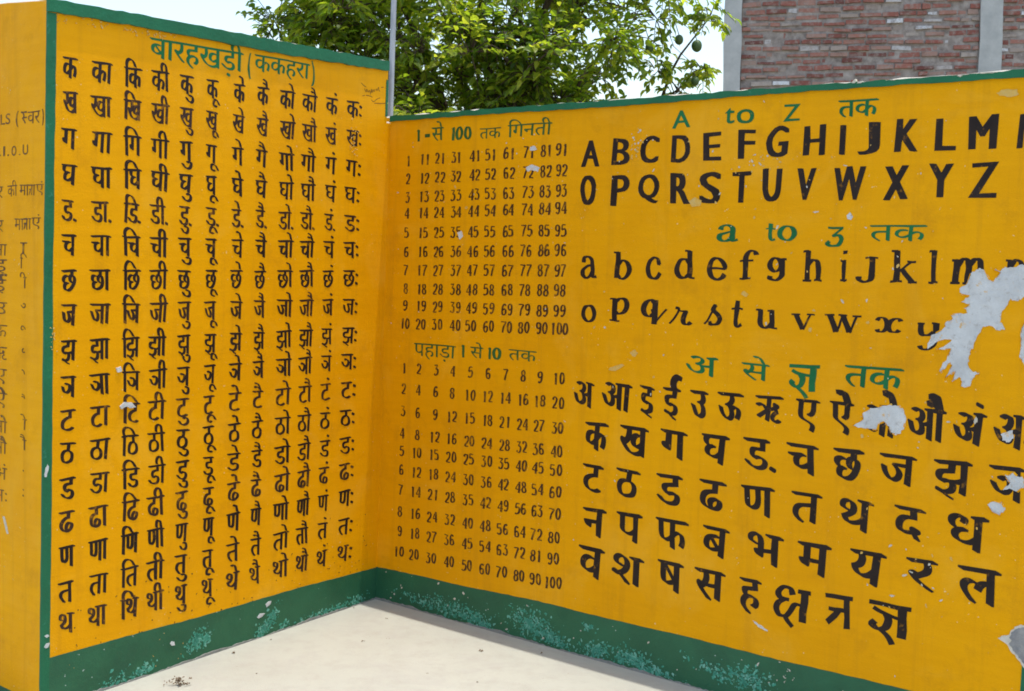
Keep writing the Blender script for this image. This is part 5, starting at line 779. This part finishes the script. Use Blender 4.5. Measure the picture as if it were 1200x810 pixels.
def column(x0, x1):
    m = MB(); n = 22
    for i in range(n+1):
        z = HB*i/n; a = rb.uniform(-.006, .006); b = rb.uniform(-.006, .006)
        m.v += [(x0+a, -.035, z), (x1+b, -.035, z), (x1+b, .25, z), (x0+a, .25, z)]
    for i in range(n):
        for j in range(4):
            m.f.append([i*4+j, i*4+(j+1) % 4, i*4+4+(j+1) % 4, i*4+4+j]); m.m.append(0); m.c.append(None)
    m.f.append([n*4, n*4+1, n*4+2, n*4+3]); m.m.append(0); m.c.append(None)
    link('column', m.mesh('column'), M_CONC, bld)
def infill(x0, x1):
    m = MB(); z = 0.0; i = 0
    m.box((x0, .012, 0), (x1, .2, HB), 1)
    while z < HB-.05:
        ch = .075+rb.uniform(-.009, .009); x = x0-rb.uniform(0, .2)-(.12 if i % 2 else 0)
        slope = rb.uniform(-.004, .004)
        while x < x1:
            bl = .215+rb.uniform(-.05, .015)
            if rb.random() < .12: bl *= .5
            a, b = max(x, x0), min(x+bl, x1)
            if b-a > .03:
                dz = rb.uniform(-.006, .006)+.012*math.sin(x*1.7+i*.6); hh = ch-.014+rb.uniform(-.016, .004)
                tint = min(.92, max(0, rb.gauss(.46, .25)))
                if rb.random() < .04: tint = rb.uniform(.93, 1)
                y = rb.uniform(-.016, .014); ty = rb.uniform(-.01, .01)
                z0, z1 = z+dz, z+dz+hh
                e = rb.uniform(.002, .006)
                m.add([(a, y, z0+rb.uniform(0, .014)), (b, y+ty, z0+rb.uniform(0, .014)), (b, .1, z0), (a, .1, z0), (a+e, y, z1-rb.uniform(0, .014)), (b-e, y+ty, z1-rb.uniform(0, .014)), (b, .1, z1), (a, .1, z1)],
                      [(0,3,2,1),(4,5,6,7),(0,1,5,4),(1,2,6,5),(2,3,7,6),(3,0,4,7)], 0, tint)
            x += bl+.012+rb.uniform(-.003, .008)
        z += ch; i += 1
    link('brick_infill', m.mesh('brick_infill'), [M_BRICK, M_MORTAR], bld)
C1 = (BX0, -2.904); C2 = (-.359, -.129); C3 = (2.62, 2.85)
for c_ in (C1, C2, C3): column(*c_)
infill(C1[1]+.002, C2[0]-.002); infill(C2[1]+.002, C3[0]-.002)
m = MB(); m.box((BX0-.25, -.3, HB), (3.1, 5.3, HB+.13)); link('roof_slab', m.mesh('roof_slab'), M_CONC, bld)
t = NT('brick_courses')
bt = t.n('ShaderNodeTexBrick'); mp = t.n('ShaderNodeMapping'); mp.inputs['Rotation'].default_value = (R(90), 0, R(90))
t.l(t.co.outputs['Object'], mp.inputs[0]); t.l(mp.outputs[0], bt.inputs['Vector'])
bt.inputs['Scale'].default_value = 4; bt.inputs['Color1'].default_value = (.26, .1, .07, 1); bt.inputs['Color2'].default_value = (.2, .09, .07, 1); bt.inputs['Mortar'].default_value = (.28, .25, .22, 1)
M_SIDE = t.done(bt.outputs[0], .9, .2)
m = MB(); m.box((BX0+.01, .252, 0), (BX0+.19, 5, HB-.002)); m.box((2.63, .252, 0), (2.81, 5, HB-.002)); m.box((BX0+.2, 4.8, 0), (2.62, 4.99, HB-.002))
link('side_walls', m.mesh('side_walls'), M_SIDE, bld)

# ------------------------------------------------------------------ litter on the floor
t = NT('dry_leaf'); M_DRY = t.done(t.mix(t.noise(60, 3), (0.22, 0.16, 0.10), (0.12, 0.08, 0.05)), .8, .2)
rl = random.Random(21)
def scrap(name, x, y, r, n, label, group=None):
    m = MB()
    for k in range(n):
        a = rl.random()*6.28; d = abs(rl.gauss(0, r*(2.2 if n > 9 else .7)))
        cx, cy = math.cos(a)*d*1.5, math.sin(a)*d*.8
        L = r*rl.uniform(.5, 1.0) if n > 1 else r; W = L*rl.uniform(.3, .5); b = rl.random()*3.14
        q = []
        for (lx, ly, lz) in ((-L, 0, .001), (-.3*L, W, .006), (.4*L, W*.8, .009), (L, 0, .004), (.4*L, -W*.8, .008), (-.3*L, -W, .005), (0, 0, .002)):
            q.append((cx+lx*math.cos(b)-ly*math.sin(b), cy+lx*math.sin(b)+ly*math.cos(b), lz*r/.012+.0003*k))
        m.add(q, [(0, 6, 1), (1, 6, 2), (2, 6, 3), (3, 6, 4), (4, 6, 5), (5, 6, 0)])
    o = link(name, m.mesh(name), M_DRY)
    o.location = (x, y, .0005)
    tag(o, label, 'leaf litter', group)
scrap('leaf_litter', LIT[0][0], LIT[0][1], .0065, 80, 'largest little heap of brown dry leaf crumbs on the pale floor near the left wall')
for (x, y), r in zip(LIT[1:], (.009, .005, .005, .006, .006, .008, .008, .004, .004, .004, .005, .004)):
    scrap('leaf_scrap', x, y, r, 2, 'tiny brown scrap of dry leaf lying alone on the pale floor', 'scraps of dry leaf scattered on the floor')
